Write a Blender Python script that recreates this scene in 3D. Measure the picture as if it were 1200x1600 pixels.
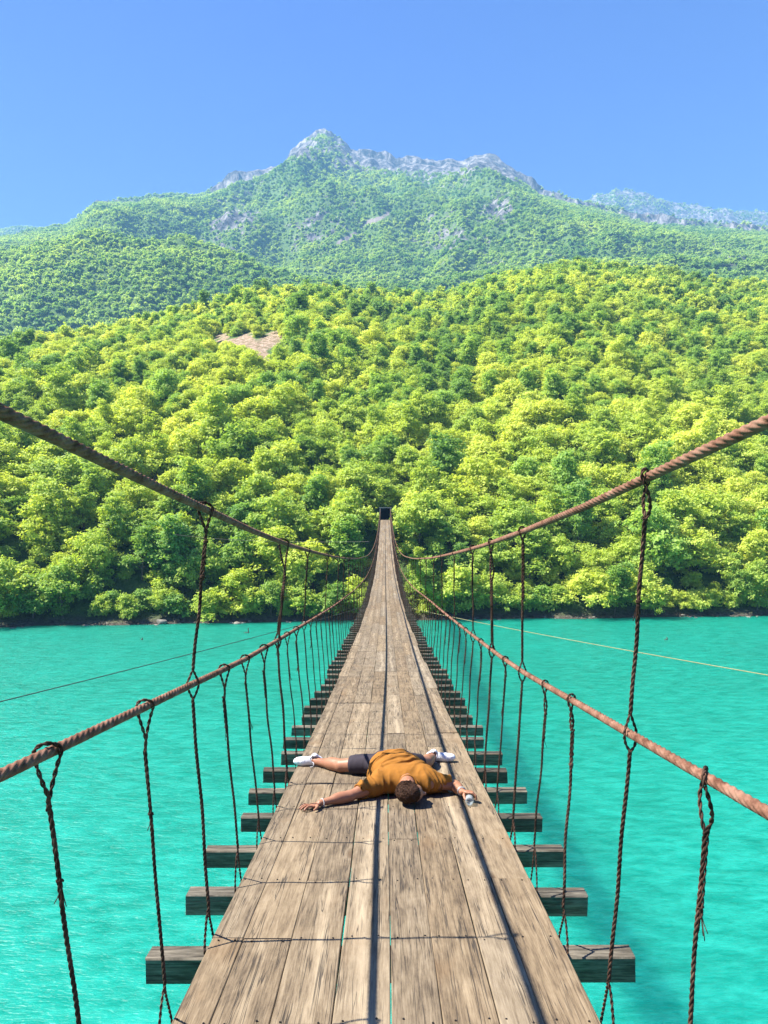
import bpy, bmesh, math, random
import numpy as np
from mathutils import Vector, Matrix

sc = bpy.context.scene
COL = sc.collection
for o in list(bpy.data.objects):
    bpy.data.objects.remove(o)

# ------------------------------------------------------------------ camera
CZ = 17.5                                   # eye height above the water
cam_d = bpy.data.cameras.new('camera')
cam = bpy.data.objects.new('camera', cam_d)
COL.objects.link(cam)
cam_d.sensor_fit = 'VERTICAL'
cam_d.sensor_height = 36.0
cam_d.lens = 26.0
cam_d.clip_start = 0.05
cam_d.clip_end = 30000
cam.location = (0, 0, CZ)
cam.rotation_euler = (math.radians(90), 0, 0)
sc.camera = cam

# ------------------------------------------------------------------ sky and sun
SUN = Vector((-0.715, 0.0, 1.0)).normalized()          # towards the sun
el = math.asin(SUN.z)
az = math.atan2(SUN.x, SUN.y)
world = bpy.data.worlds.new('World')
sc.world = world
world.use_nodes = True
wt = world.node_tree
sky = wt.nodes.new('ShaderNodeTexSky')
sky.sky_type = 'NISHITA'
sky.sun_disc = False
sky.sun_elevation = el
sky.sun_rotation = az
sky.altitude = 300
sky.air_density = 1.25
sky.dust_density = 0.3
sky.ozone_density = 3.2
hsv = wt.nodes.new('ShaderNodeHueSaturation')
hsv.inputs['Saturation'].default_value = 1.34
hsv.inputs['Hue'].default_value = 0.536
hsv.inputs['Value'].default_value = 0.87
wt.links.new(sky.outputs[0], hsv.inputs['Color'])
wt.links.new(hsv.outputs[0], wt.nodes['Background'].inputs[0])
wt.nodes['Background'].inputs[1].default_value = 0.052
sun_d = bpy.data.lights.new('sun', 'SUN')
sun_d.energy = 5.0
sun_d.angle = math.radians(0.53)
sun_d.color = (1.0, 0.955, 0.87)
sun = bpy.data.objects.new('sun', sun_d)
COL.objects.link(sun)
sun.rotation_euler = SUN.to_track_quat('Z', 'Y').to_euler()
sc.view_settings.view_transform = 'Standard'
sc.view_settings.look = 'None'
sc.view_settings.gamma = 1.0
sc.view_settings.exposure = 2.0
sc.cycles.use_denoising = True
sc.cycles.denoiser = 'OPENIMAGEDENOISE'
sc.cycles.denoising_prefilter = 'ACCURATE'
sc.render.filter_size = 1.1
sc.cycles.max_bounces = 9
sc.cycles.diffuse_bounces = 6
sc.cycles.glossy_bounces = 2
sc.cycles.transmission_bounces = 6
sc.cycles.transparent_max_bounces = 6
sc.cycles.volume_bounces = 0
sc.cycles.caustics_reflective = False
sc.cycles.caustics_refractive = False

rng = np.random.default_rng(7)
R = random.Random(11)

# ------------------------------------------------------------------ helpers
def link(o, parent=None):
    COL.objects.link(o)
    if parent is not None:
        o.parent = parent
    return o

def empty(name, loc=(0, 0, 0), rz=0.0):
    o = bpy.data.objects.new(name, None)
    o.empty_display_size = 0.3
    o.location = loc
    o.rotation_euler = (0, 0, rz)
    COL.objects.link(o)
    return o

def tag(o, label=None, cat=None, group=None, kind=None):
    if label: o['label'] = label
    if cat: o['category'] = cat
    if group: o['group'] = group
    if kind: o['kind'] = kind
    return o

def np_mesh(name, V, F, mats=(), smooth=True, midx=None):
    """V (n,3) array, F list of arrays each (m,k) of faces with k corners"""
    me = bpy.data.meshes.new(name)
    V = np.asarray(V, dtype=np.float32)
    if isinstance(F, np.ndarray):
        F = [F]
    F = [f for f in F if len(f)]
    me.vertices.add(len(V))
    me.vertices.foreach_set('co', V.ravel())
    loops = np.concatenate([f.ravel() for f in F]).astype(np.int32)
    tot = np.concatenate([np.full(len(f), f.shape[1], np.int32) for f in F])
    start = np.concatenate([[0], np.cumsum(tot)[:-1]]).astype(np.int32)
    me.loops.add(len(loops))
    me.loops.foreach_set('vertex_index', loops)
    me.polygons.add(len(tot))
    me.polygons.foreach_set('loop_start', start)
    me.polygons.foreach_set('loop_total', tot)
    if midx is not None:
        me.polygons.foreach_set('material_index', np.asarray(midx, np.int32))
    me.polygons.foreach_set('use_smooth', np.full(len(tot), bool(smooth)))
    me.update(calc_edges=True)
    me.validate()
    for m in mats:
        me.materials.append(m)
    return me

def np_obj(name, V, F, mats=(), parent=None, smooth=True, midx=None, attrs=None):
    me = np_mesh(name, V, F, mats, smooth, midx)
    if attrs:
        for k, a in attrs.items():
            a = np.asarray(a, np.float32)
            t = 'FLOAT_VECTOR' if a.ndim == 2 else 'FLOAT'
            at = me.attributes.new(k, t, 'POINT')
            at.data.foreach_set('vector' if a.ndim == 2 else 'value', a.ravel())
    return link(bpy.data.objects.new(name, me), parent)

class Geo:
    """collects vertices and faces (tubes, boxes, grids) for one mesh"""
    def __init__(s):
        s.v = []; s.f = {}; s.n = 0; s.m = {}; s.a = {}
    def add(s, V, F, mat=0, **at):
        V = np.asarray(V, float)
        F = np.asarray(F, int)
        k = F.shape[1]
        s.f.setdefault(k, []).append(F + s.n)
        s.m.setdefault(k, []).append(np.full(len(F), mat))
        s.v.append(V)
        for key, val in at.items():
            s.a.setdefault(key, []).append(np.asarray(val, float))
        s.n += len(V)
    def tube(s, P, r, n=8, mat=0, cap=True, phase=0.0):
        P = np.asarray(P, float)
        m = len(P)
        r = np.broadcast_to(np.asarray(r, float), (m,))
        T = np.gradient(P, axis=0)
        T /= np.linalg.norm(T, axis=1)[:, None] + 1e-12
        ref = np.array([0, 0, 1.0]) if abs(T[0][2]) < 0.9 else np.array([1.0, 0, 0])
        N = np.zeros_like(P)
        cur = np.cross(T[0], ref); cur /= np.linalg.norm(cur)
        for i in range(m):
            cur = cur - T[i] * cur.dot(T[i])
            cur /= np.linalg.norm(cur) + 1e-12
            N[i] = cur
        B = np.cross(T, N)
        a = np.arange(n) * 2 * np.pi / n + phase
        V = P[:, None, :] + r[:, None, None] * (np.cos(a)[None, :, None] * N[:, None, :] + np.sin(a)[None, :, None] * B[:, None, :])
        V = V.reshape(-1, 3)
        i = np.arange(m - 1)[:, None] * n
        j = np.arange(n)[None, :]
        j2 = (j + 1) % n
        F = np.stack([i + j, i + j2, i + n + j2, i + n + j], -1).reshape(-1, 4)
        s.add(V, F, mat)
        if cap:
            for base, c in ((0, P[0]), ((m - 1) * n, P[-1])):
                k0 = s.n - len(V)
                s.v.append(np.array([c])); s.n += 1
                jj = np.arange(n)
                tri = np.stack([k0 + base + jj, k0 + base + (jj + 1) % n, np.full(n, s.n - 1)], -1)
                s.f.setdefault(3, []).append(tri); s.m.setdefault(3, []).append(np.full(n, mat))
                # keep later indices right
                V = V if base else V
                if base == 0:
                    V = np.vstack([V, V[:1]])
    def box(s, c, h, mat=0, rot=None, taper=1.0):
        c = np.array(c, float); h = np.array(h, float)
        q = np.array([[-1, -1, -1], [1, -1, -1], [1, 1, -1], [-1, 1, -1], [-1, -1, 1], [1, -1, 1], [1, 1, 1], [-1, 1, 1]], float) * h
        q[4:, :2] *= taper
        if rot is not None:
            q = q @ np.array(rot).T
        F = [[0, 3, 2, 1], [4, 5, 6, 7], [0, 1, 5, 4], [1, 2, 6, 5], [2, 3, 7, 6], [3, 0, 4, 7]]
        s.add(q + c, F, mat)
    def build(s, name, mats=(), parent=None, smooth=True, bevel=0.0):
        V = np.concatenate(s.v)
        ks = sorted(s.f)
        F = [np.concatenate(s.f[k]) for k in ks]
        mi = np.concatenate([np.concatenate(s.m[k]) for k in ks])
        at = {k: np.concatenate(v) for k, v in s.a.items()} if s.a else None
        o = np_obj(name, V, F, mats, parent, smooth, mi, at)
        if bevel:
            b = o.modifiers.new('bevel', 'BEVEL'); b.width = bevel; b.segments = 2; b.limit_method = 'ANGLE'
        return o

# ---- numpy noise
def _h(ix, iy, seed):
    n = (ix.astype(np.int64) * 374761393 + iy.astype(np.int64) * 668265263 + seed * 1442695041) & 0xffffffff
    n = ((n ^ (n >> 13)) * 1274126177) & 0xffffffff
    n = (n ^ (n >> 16)) & 0xffffffff
    return n / 4294967295.0
def vnoise(x, y, seed=0):
    x = np.asarray(x, float); y = np.asarray(y, float)
    ix = np.floor(x); iy = np.floor(y)
    fx = x - ix; fy = y - iy
    ux = fx * fx * fx * (fx * (fx * 6 - 15) + 10); uy = fy * fy * fy * (fy * (fy * 6 - 15) + 10)
    a = _h(ix, iy, seed); b = _h(ix + 1, iy, seed); c = _h(ix, iy + 1, seed); d = _h(ix + 1, iy + 1, seed)
    return (a + (b - a) * ux) * (1 - uy) + (c + (d - c) * ux) * uy
def fbm(x, y, seed=0, oct=4, gain=0.5):
    s = 0; a = 1; t = 0
    for k in range(oct):
        s = s + a * (vnoise(x * 2 ** k + 13.7 * k, y * 2 ** k - 7.3 * k, seed + k) - 0.5); t += a; a *= gain
    return s / t * 2
def ridged(x, y, seed=0, oct=4):
    s = 0; a = 1; t = 0
    for k in range(oct):
        v = 1 - abs(2 * vnoise(x * 2 ** k + 5.1 * k, y * 2 ** k + 9.2 * k, seed + k) - 1)
        s = s + a * v; t += a; a *= 0.5
    return s / t * 2 - 1

# ------------------------------------------------------------------ materials
class NT:
    def __init__(s, name):
        s.m = bpy.data.materials.new(name); s.m.use_nodes = True
        s.t = s.m.node_tree; s.b = s.t.nodes['Principled BSDF']
        s.out = s.t.nodes['Material Output']
    def n(s, typ, **k):
        nd = s.t.nodes.new(typ)
        for a, v in k.items():
            if a.startswith('_'):
                key = a[1:]
                key = int(key) if key.isdigit() else key.replace('_', ' ')
                s.set(nd.inputs[key], v)
            else:
                setattr(nd, a, v)
        return nd
    def set(s, inp, v):
        if hasattr(v, 'is_linked') or isinstance(v, bpy.types.NodeSocket):
            s.t.links.new(v, inp)
        elif isinstance(v, bpy.types.Node):
            s.t.links.new(v.outputs[0], inp)
        else:
            inp.default_value = v
    def link(s, a, b):
        s.set(b, a)
    def math(s, op, a, b=0.0, c=0.0, clamp=False):
        nd = s.n('ShaderNodeMath', operation=op, use_clamp=clamp)
        s.set(nd.inputs[0], a); s.set(nd.inputs[1], b); s.set(nd.inputs[2], c)
        return nd.outputs[0]
    def mix(s, f, a, b, blend='MIX'):
        nd = s.n('ShaderNodeMix', data_type='RGBA', blend_type=blend)
        s.set(nd.inputs[0], f); s.set(nd.inputs[6], a); s.set(nd.inputs[7], b)
        return nd.outputs[2]
    def noise(s, vec, scale, detail=4, rough=0.5, dist=0.0):
        nd = s.n('ShaderNodeTexNoise'); s.set(nd.inputs['Vector'], vec)
        nd.inputs['Scale'].default_value = scale; nd.inputs['Detail'].default_value = detail
        nd.inputs['Roughness'].default_value = rough; nd.inputs['Distortion'].default_value = dist
        return nd.outputs[0]
    def ramp(s, f, stops, interp='LINEAR'):
        nd = s.n('ShaderNodeValToRGB'); s.set(nd.inputs[0], f)
        cr = nd.color_ramp; cr.interpolation = interp
        while len(cr.elements) < len(stops): cr.elements.new(0.5)
        for e, (p, c) in zip(cr.elements, stops):
            e.position = p; e.color = c if len(c) == 4 else (*c, 1)
        return nd.outputs[0]
    def mapr(s, f, a, b, c=0.0, d=1.0):
        nd = s.n('ShaderNodeMapRange'); s.set(nd.inputs[0], f)
        for i, v in enumerate((a, b, c, d)): nd.inputs[i + 1].default_value = v
        return nd.outputs[0]
    def vmul(s, vec, xyz):
        nd = s.n('ShaderNodeVectorMath', operation='MULTIPLY'); s.set(nd.inputs[0], vec); nd.inputs[1].default_value = xyz
        return nd.outputs[0]
    def bump(s, h, strength=0.5, dist=0.01):
        nd = s.n('ShaderNodeBump'); s.set(nd.inputs['Height'], h)
        nd.inputs['Strength'].default_value = strength; nd.inputs['Distance'].default_value = dist
        s.t.links.new(nd.outputs[0], s.b.inputs['Normal'])
        return nd
    def coord(s): return s.n('ShaderNodeTexCoord').outputs['Object']
    def pos(s): return s.n('ShaderNodeNewGeometry').outputs['Position']
    def attr(s, name, out='Vector'): return s.n('ShaderNodeAttribute', attribute_name=name).outputs[out]
    def base(s, c): s.set(s.b.inputs['Base Color'], c)
    def rough(s, v): s.set(s.b.inputs['Roughness'], v)
    def spec(s, v): s.b.inputs['Specular IOR Level'].default_value = v

def wood_mat(name, dark, mid, light, streak=True, bumpk=1.0):
    t = NT(name)
    gc = t.attr('gc')                     # x across, y along, z random offset (metres)
    u = t.attr('wu', 'Fac')               # across the board -0.5..0.5
    rnd = t.attr('rnd', 'Fac')
    # knots push the grain aside
    kn = t.n('ShaderNodeTexVoronoi', voronoi_dimensions='3D'); t.set(kn.inputs['Vector'], t.vmul(gc, (5.2, 1.35, 1))); kn.inputs['Scale'].default_value = 1.0
    kd = kn.outputs['Distance']
    knot = t.mapr(kd, 0.05, 0.34, 1.0, 0.0)
    warp = t.noise(t.vmul(gc, (3.0, 0.8, 1)), 1.6, 2)
    sep = t.n('ShaderNodeSeparateXYZ'); t.set(sep.inputs[0], gc)
    ring = t.math('ADD', t.math('MULTIPLY', sep.outputs[0], 7.0), t.math('ADD', t.math('MULTIPLY', warp, 1.5), t.math('MULTIPLY', knot, 0.75)))
    band = t.math('SINE', t.math('MULTIPLY', ring, 14.0))
    band = t.mapr(band, -1, 1, 0, 1)
    fine = t.noise(t.vmul(gc, (120, 6.0, 1)), 1.0, 6, 0.72)
    mid_n = t.noise(t.vmul(gc, (16, 1.5, 1)), 1.0, 6, 0.68, 0.8)
    blot = t.noise(t.vmul(gc, (7, 3.6, 1)), 1.0, 6, 0.68, 0.5)
    v = t.math('ADD', t.math('MULTIPLY', fine, 0.56), t.math('ADD', t.math('MULTIPLY', mid_n, 0.30), t.math('MULTIPLY', band, 0.045)))
    v = t.math('ADD', v, t.math('MULTIPLY', t.math('SUBTRACT', rnd, 0.5), 0.10))
    v = t.math('ADD', v, t.math('MULTIPLY', t.math('SUBTRACT', blot, 0.5), 0.34))
    if streak:                            # pale worn streak down some boards
        wob = t.noise(t.vmul(gc, (0.01, 0.7, 1)), 1.0, 2)
        d = t.math('ABSOLUTE', t.math('ADD', u, t.math('MULTIPLY', t.math('SUBTRACT', wob, 0.5), 0.9)))
        stk = t.mapr(d, 0.0, 0.2, 1.0, 0.0)
        brk = t.mapr(t.noise(t.vmul(gc, (20, 2.0, 1)), 1.0, 4, 0.6), 0.34, 0.6)
        stk = t.math('MULTIPLY', t.math('MULTIPLY', stk, brk), t.mapr(t.math('FRACT', t.math('MULTIPLY', rnd, 7.31)), 0.25, 0.7))
        v = t.math('ADD', v, t.math('MULTIPLY', stk, 0.24))
    col = t.ramp(v, [(0.28, dark), (0.43, mid), (0.60, light), (0.8, tuple(min(1, c * 1.35) for c in light))])
    # warm / cool drift between boards
    hue = t.mix(t.math('FRACT', t.math('MULTIPLY', rnd, 3.77)), (1.06, 1.0, 0.90, 1), (0.96, 0.99, 1.02, 1))
    col = t.mix(1.0, col, hue, 'MULTIPLY')
    # brown stains
    st = t.mapr(t.noise(t.vmul(gc, (3, 1.6, 1)), 1.0, 3), 0.6, 0.74)
    col = t.mix(t.math('MULTIPLY', st, 0.35), col, (0.17, 0.10, 0.045, 1))
    # cracks
    cn = t.noise(t.vmul(gc, (34, 0.75, 1)), 1.0, 3, 0.55, 0.35)
    crack = t.mapr(t.math('ABSOLUTE', t.math('SUBTRACT', cn, 0.5)), 0.004, 0.02, 1.0, 0.0)
    crack = t.math('MULTIPLY', crack, t.mapr(t.noise(t.vmul(gc, (8, 1.3, 1)), 1.0, 2), 0.42, 0.52))
    col = t.mix(t.math('MULTIPLY', crack, 0.88), col, (0.035, 0.028, 0.022, 1))
    # knot eyes
    has = t.mapr(t.n('ShaderNodeSeparateColor', _0=kn.outputs['Color']).outputs[0], 0.42, 0.47)
    eye = t.math('MULTIPLY', t.mapr(kd, 0.05, 0.12, 1.0, 0.0), t.math('MULTIPLY', has, 0.7))
    rim = t.math('MULTIPLY', t.mapr(t.math('ABSOLUTE', t.math('SUBTRACT', kd, 0.15)), 0.0, 0.04, 1.0, 0.0), t.math('MULTIPLY', has, 0.22))
    col = t.mix(rim, col, tuple(c * 1.2 for c in light) + (1,))
    col = t.mix(eye, col, (0.09, 0.055, 0.03, 1))
    t.base(col); t.rough(0.85); t.spec(0.25)
    h = t.math('SUBTRACT', t.math('ADD', t.math('MULTIPLY', fine, 0.5), t.math('MULTIPLY', band, 0.1)), t.math('MULTIPLY', crack, 1.6))
    t.bump(h, 0.55 * bumpk, 0.004)
    return t.m
M = {}
M['deck_wood'] = wood_mat('deck_wood', (0.050, 0.036, 0.024), (0.150, 0.113, 0.073), (0.248, 0.196, 0.132))
M['beam_wood'] = wood_mat('beam_wood', (0.014, 0.012, 0.009), (0.060, 0.052, 0.038), (0.19, 0.165, 0.125), streak=False)

def simple(name, col, rough=0.6, metal=0.0, spec=0.5, nscale=0, namp=0.15, bump=0.0, bscale=60, bdist=0.002):
    t = NT(name)
    if nscale:
        nz = t.noise(t.coord(), nscale, 5, 0.6)
        c = t.mix(nz, tuple(x * (1 - namp) for x in col) + (1,), tuple(min(1, x * (1 + namp)) for x in col) + (1,))
        t.base(c)
    else:
        t.base((*col, 1))
    t.rough(rough); t.b.inputs['Metallic'].default_value = metal; t.spec(spec)
    if bump:
        t.bump(t.noise(t.coord(), bscale, 4, 0.6), bump, bdist)
    return t.m

def rust_mat(name, a, b, c):
    t = NT(name)
    p = t.coord()
    n1 = t.noise(p, 14, 5, 0.65); n2 = t.noise(p, 160, 4, 0.7)
    col = t.ramp(t.math('ADD', t.math('MULTIPLY', n1, 0.75), t.math('MULTIPLY', n2, 0.25)), [(0.36, a), (0.5, b), (0.66, c)])
    t.base(col); t.rough(0.85); t.spec(0.15)
    t.bump(n2, 0.3, 0.0008)
    return t.m
M['cable'] = rust_mat('rusty_cable', (0.075, 0.030, 0.017), (0.17, 0.083, 0.053), (0.26, 0.150, 0.104))
M['hanger'] = rust_mat('dark_rope', (0.014, 0.008, 0.006), (0.052, 0.027, 0.018), (0.12, 0.067, 0.045))
M['iron'] = simple('nail_iron', (0.012, 0.009, 0.008), 0.6, 0.4, nscale=40)
M['concrete'] = simple('concrete', (0.20, 0.20, 0.19), 0.9, nscale=3, namp=0.25, bump=0.5, bscale=25, bdist=0.01)
M['shade'] = simple('opening_shade', (0.03, 0.03, 0.035), 0.9, nscale=5)  # near-black colour standing in for the shade inside the gateway opening

def leaf_mat(name, a, b, c):
    t = NT(name)
    oi = t.n('ShaderNodeObjectInfo').outputs['Random']
    g = t.attr('lf', 'Fac')
    p = t.pos()
    big = t.noise(p, 0.035, 3, 0.6); huge = t.noise(p, 0.007, 3, 0.55)
    f = t.math('ADD', t.math('MULTIPLY', oi, 0.30), t.math('ADD', t.math('MULTIPLY', g, 0.34), t.math('MULTIPLY', t.math('SUBTRACT', big, 0.5), 1.0)))
    f = t.math('ADD', f, t.math('MULTIPLY', t.math('SUBTRACT', huge, 0.5), 1.1))
    col = t.ramp(f, [(0.05, a), (0.42, b), (0.85, c)])
    t.base(col); t.rough(0.55); t.spec(0.25)
    tr = t.n('ShaderNodeBsdfTranslucent')
    tc = t.mix(1.0, col, (1.15, 1.10, 0.55, 1), 'MULTIPLY')
    t.set(tr.inputs[0], tc)
    mx = t.n('ShaderNodeMixShader'); mx.inputs[0].default_value = 0.5
    t.t.links.new(t.b.outputs[0], mx.inputs[1]); t.t.links.new(tr.outputs[0], mx.inputs[2])
    t.t.links.new(mx.outputs[0], t.out.inputs[0])
    return t.m
M['leaf_mid'] = leaf_mat('leaf_mid', (0.21, 0.37, 0.075), (0.49, 0.60, 0.11), (0.68, 0.73, 0.17))
M['leaf_bright'] = leaf_mat('leaf_bright', (0.42, 0.54, 0.08), (0.56, 0.64, 0.115), (0.68, 0.72, 0.17))
M['leaf_dark'] = leaf_mat('leaf_dark', (0.16, 0.31, 0.08), (0.32, 0.49, 0.10), (0.50, 0.63, 0.13))
M['leaf_far'] = leaf_mat('leaf_far', (0.13, 0.30, 0.08), (0.38, 0.55, 0.13), (0.60, 0.70, 0.17))
M['bark'] = simple('bark', (0.10, 0.075, 0.055), 0.9, nscale=6, namp=0.4, bump=0.6, bscale=12, bdist=0.03)

t = NT('hillside')
p = t.pos()
rock = t.attr('rock', 'Fac'); scree = t.attr('scree', 'Fac'); earth = t.attr('earth', 'Fac')
n1 = t.noise(p, 0.035, 8, 0.7); n2 = t.noise(p, 0.9, 5, 0.65)
grn = t.ramp(n2, [(0.3, (0.05, 0.10, 0.03)), (0.55, (0.10, 0.17, 0.045)), (0.75, (0.18, 0.25, 0.07))])
rn = t.noise(t.vmul(p, (1, 1, 0.3)), 0.05, 10, 0.78)
rk = t.ramp(rn, [(0.42, (0.02, 0.026, 0.028)), (0.50, (0.10, 0.10, 0.10)), (0.60, (0.30, 0.285, 0.265))])
rf = t.mapr(t.math('ADD', rock, t.math('MULTIPLY', t.math('SUBTRACT', n1, 0.5), 1.9)), 0.47, 0.55)
col = t.mix(rf, grn, rk)
scn = t.ramp(t.noise(p, 0.3, 6, 0.7), [(0.3, (0.17, 0.15, 0.135)), (0.7, (0.29, 0.25, 0.23))])
col = t.mix(t.mapr(scree, 0.4, 0.6), col, scn)
ear = t.ramp(t.noise(p, 0.7, 6, 0.7), [(0.36, (0.13, 0.14, 0.045)), (0.48, (0.30, 0.21, 0.14)), (0.62, (0.48, 0.38, 0.29))])
col = t.mix(t.mapr(earth, 0.35, 0.6), col, ear)
sepz = t.n('ShaderNodeSeparateXYZ'); t.set(sepz.inputs[0], p)
bank = t.mapr(t.math('ADD', sepz.outputs[2], t.math('MULTIPLY', n2, 1.2)), 0.9, 2.2, 1.0, 0.0)
bkc = t.ramp(t.noise(p, 1.6, 6, 0.7), [(0.35, (0.04, 0.035, 0.026)), (0.6, (0.13, 0.115, 0.09)), (0.75, (0.24, 0.21, 0.18))])
col = t.mix(bank, col, bkc)
t.base(col); t.rough(0.95); t.spec(0.1)
t.bump(t.math('ADD', rn, t.math('MULTIPLY', n2, 0.3)), 0.8, 4.0)
M['hill'] = t.m
M['rock'] = simple('shore_stone', (0.20, 0.185, 0.155), 0.9, nscale=1.2, namp=0.45, bump=0.7, bscale=5, bdist=0.06)

t = NT('river_water')
p = t.pos()
rot = t.n('ShaderNodeMapping'); t.set(rot.inputs[0], p)
rot.inputs['Rotation'].default_value = (0, 0, math.radians(24)); rot.inputs['Scale'].default_value = (0.5, 1.25, 1)
w1 = t.noise(rot, 1.15, 3, 0.55, 0.5)
rot2 = t.n('ShaderNodeMapping'); t.set(rot2.inputs[0], p)
rot2.inputs['Rotation'].default_value = (0, 0, math.radians(-12)); rot2.inputs['Scale'].default_value = (0.55, 1.4, 1)
w2 = t.noise(rot2, 3.6, 3, 0.6, 0.3)
big = t.noise(p, 0.045, 4, 0.6)
patch = t.noise(t.vmul(p, (0.6, 1.0, 1)), 0.33, 4, 0.6, 0.8)
f = t.math('ADD', t.math('MULTIPLY', big, 0.5), t.math('MULTIPLY', patch, 0.5))
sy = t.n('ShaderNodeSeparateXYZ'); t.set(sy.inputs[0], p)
nearf = t.mapr(sy.outputs[1], 12, 75, 1.0, 0.0)          # light scattered up at steep view, painted as paler colour close by
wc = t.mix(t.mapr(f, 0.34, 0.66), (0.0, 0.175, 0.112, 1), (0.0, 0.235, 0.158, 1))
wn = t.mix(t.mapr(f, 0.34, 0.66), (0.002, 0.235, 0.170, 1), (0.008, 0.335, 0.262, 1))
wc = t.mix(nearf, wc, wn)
# ripple light and shade painted into the colour: paler crests, dark lines
rot3 = t.n('ShaderNodeMapping'); t.set(rot3.inputs[0], p)
rot3.inputs['Rotation'].default_value = (0, 0, math.radians(-16)); rot3.inputs['Scale'].default_value = (0.42, 1.5, 1)
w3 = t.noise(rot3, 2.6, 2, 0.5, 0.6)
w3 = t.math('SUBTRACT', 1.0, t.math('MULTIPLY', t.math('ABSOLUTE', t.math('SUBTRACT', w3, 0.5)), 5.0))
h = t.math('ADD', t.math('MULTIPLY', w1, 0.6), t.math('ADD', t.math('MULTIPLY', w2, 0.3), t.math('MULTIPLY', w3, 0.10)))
trough_shade = t.mapr(w3, 0.55, 1.0, 0.0, 0.38)
wc = t.mix(trough_shade, wc, t.mix(1.0, wc, (0.3, 0.60, 0.58, 1), 'MULTIPLY'))
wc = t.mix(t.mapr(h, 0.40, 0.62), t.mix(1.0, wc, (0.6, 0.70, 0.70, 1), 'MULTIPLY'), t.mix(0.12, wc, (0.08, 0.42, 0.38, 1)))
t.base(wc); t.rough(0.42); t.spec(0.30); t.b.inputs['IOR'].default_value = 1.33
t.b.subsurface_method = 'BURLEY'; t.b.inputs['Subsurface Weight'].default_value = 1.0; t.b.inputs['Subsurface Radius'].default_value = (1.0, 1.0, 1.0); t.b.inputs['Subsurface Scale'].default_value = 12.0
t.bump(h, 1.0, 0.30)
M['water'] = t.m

# ------------------------------------------------------------------ terrain
F_PX = 26.0 / 36.0 * 1600.0
def ztop(py, y): return (800 - py) / F_PX * y + CZ
NU, NY = 620, 560
U = np.linspace(-1.25, 1.25, NU)
# denser in the middle
U = np.sign(U) * (np.abs(U) / 1.25) ** 1.25 * 1.25
PX = 600 + F_PX * U
Yr = 100 * np.exp(np.linspace(0, math.log(6200 / 100), NY))
# add fine rows near the shore
Yr = np.unique(np.concatenate([Yr, np.linspace(106, 150, 80)])); NY = len(Yr)
def shore(px): return np.interp(px, [-200, 0, 300, 600, 900, 1200, 1500], [110, 112.3, 116, 119.5, 121.5, 124.5, 126]) + 0.9 * fbm(px / 60.0, px * 0, 3, 4)
YS = shore(PX)
YA = np.interp(PX, [-600, 0, 500, 900, 1200, 1800], [300, 320, 420, 480, 460, 430])
rA = np.interp(PX, [-600, 0, 130, 250, 330, 400, 480, 520, 560, 620, 700, 740, 800, 880, 940, 1000, 1060, 1130, 1200, 1800],
               [600, 556, 524, 492, 472, 442, 428, 421, 432, 442, 442, 424, 396, 366, 378, 392, 412, 432, 428, 470])
HA = ztop(rA, YA) - 1.5
YB = np.interp(PX, [-600, 300, 480, 700, 1800], [1050, 1100, 1000, 1000, 900])
rB = np.interp(PX, [-600, 0, 60, 150, 250, 330, 380, 430, 480, 560, 700, 800, 900, 1000, 1200, 1800],
               [380, 357, 351, 363, 374, 386, 393, 412, 424, 436, 440, 412, 395, 400, 415, 470])
HB = ztop(rB, YB) - 7
YM = np.interp(PX, [-600, 100, 300, 500, 760, 900, 1200, 1800], [2500, 2300, 2450, 2600, 2500, 2250, 2000, 1800])
xm = [-600, 0, 60, 100, 118, 135, 150, 175, 200, 240, 290, 310, 330, 350, 370, 400, 440, 452, 468, 485, 500, 515, 533, 548, 580, 620, 640, 660, 680, 700, 725, 745, 765, 780, 800, 840, 880, 930, 1000, 1100, 1200, 1800]
ym = [380, 362, 352, 346, 337, 320, 305, 306, 305, 299, 296, 298, 293, 283, 274, 262, 244, 228, 212, 206, 203, 205, 211, 226, 233, 243, 241, 247, 248, 242, 246, 236, 236, 243, 256, 293, 308, 320, 338, 350, 357, 420]
rM = np.interp(PX, xm, ym) + 4.0 * fbm(PX / 16.0, PX * 0 + 0.3, 21, 4) * np.interp(PX, [300, 380, 820, 900], [0.25, 1, 1, 0.25]) + 2
HM = ztop(rM, YM)
YF = np.interp(PX, [-600, 1800], [3600, 3500])
rF = np.interp(PX, [-600, -100, 0, 30, 60, 90, 130, 700, 860, 900, 925, 960, 1000, 1050, 1100, 1150, 1200, 1300, 1800],
               [370, 362, 353, 347, 351, 362, 380, 380, 340, 322, 306, 291, 296, 312, 320, 329, 331, 335, 360]) + 2.5 * fbm(PX / 14.0, PX * 0, 33, 4)
HF = ztop(rF, YF)
Ym1 = YM * 0.66
base = np.maximum(rB, rA) - 0
rm1 = rM + 0.52 * (np.minimum(rA, rB) - rM)
Hm1 = ztop(rm1, Ym1)
Z = np.zeros((NY, NU))
RK = np.zeros_like(Z)
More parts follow.
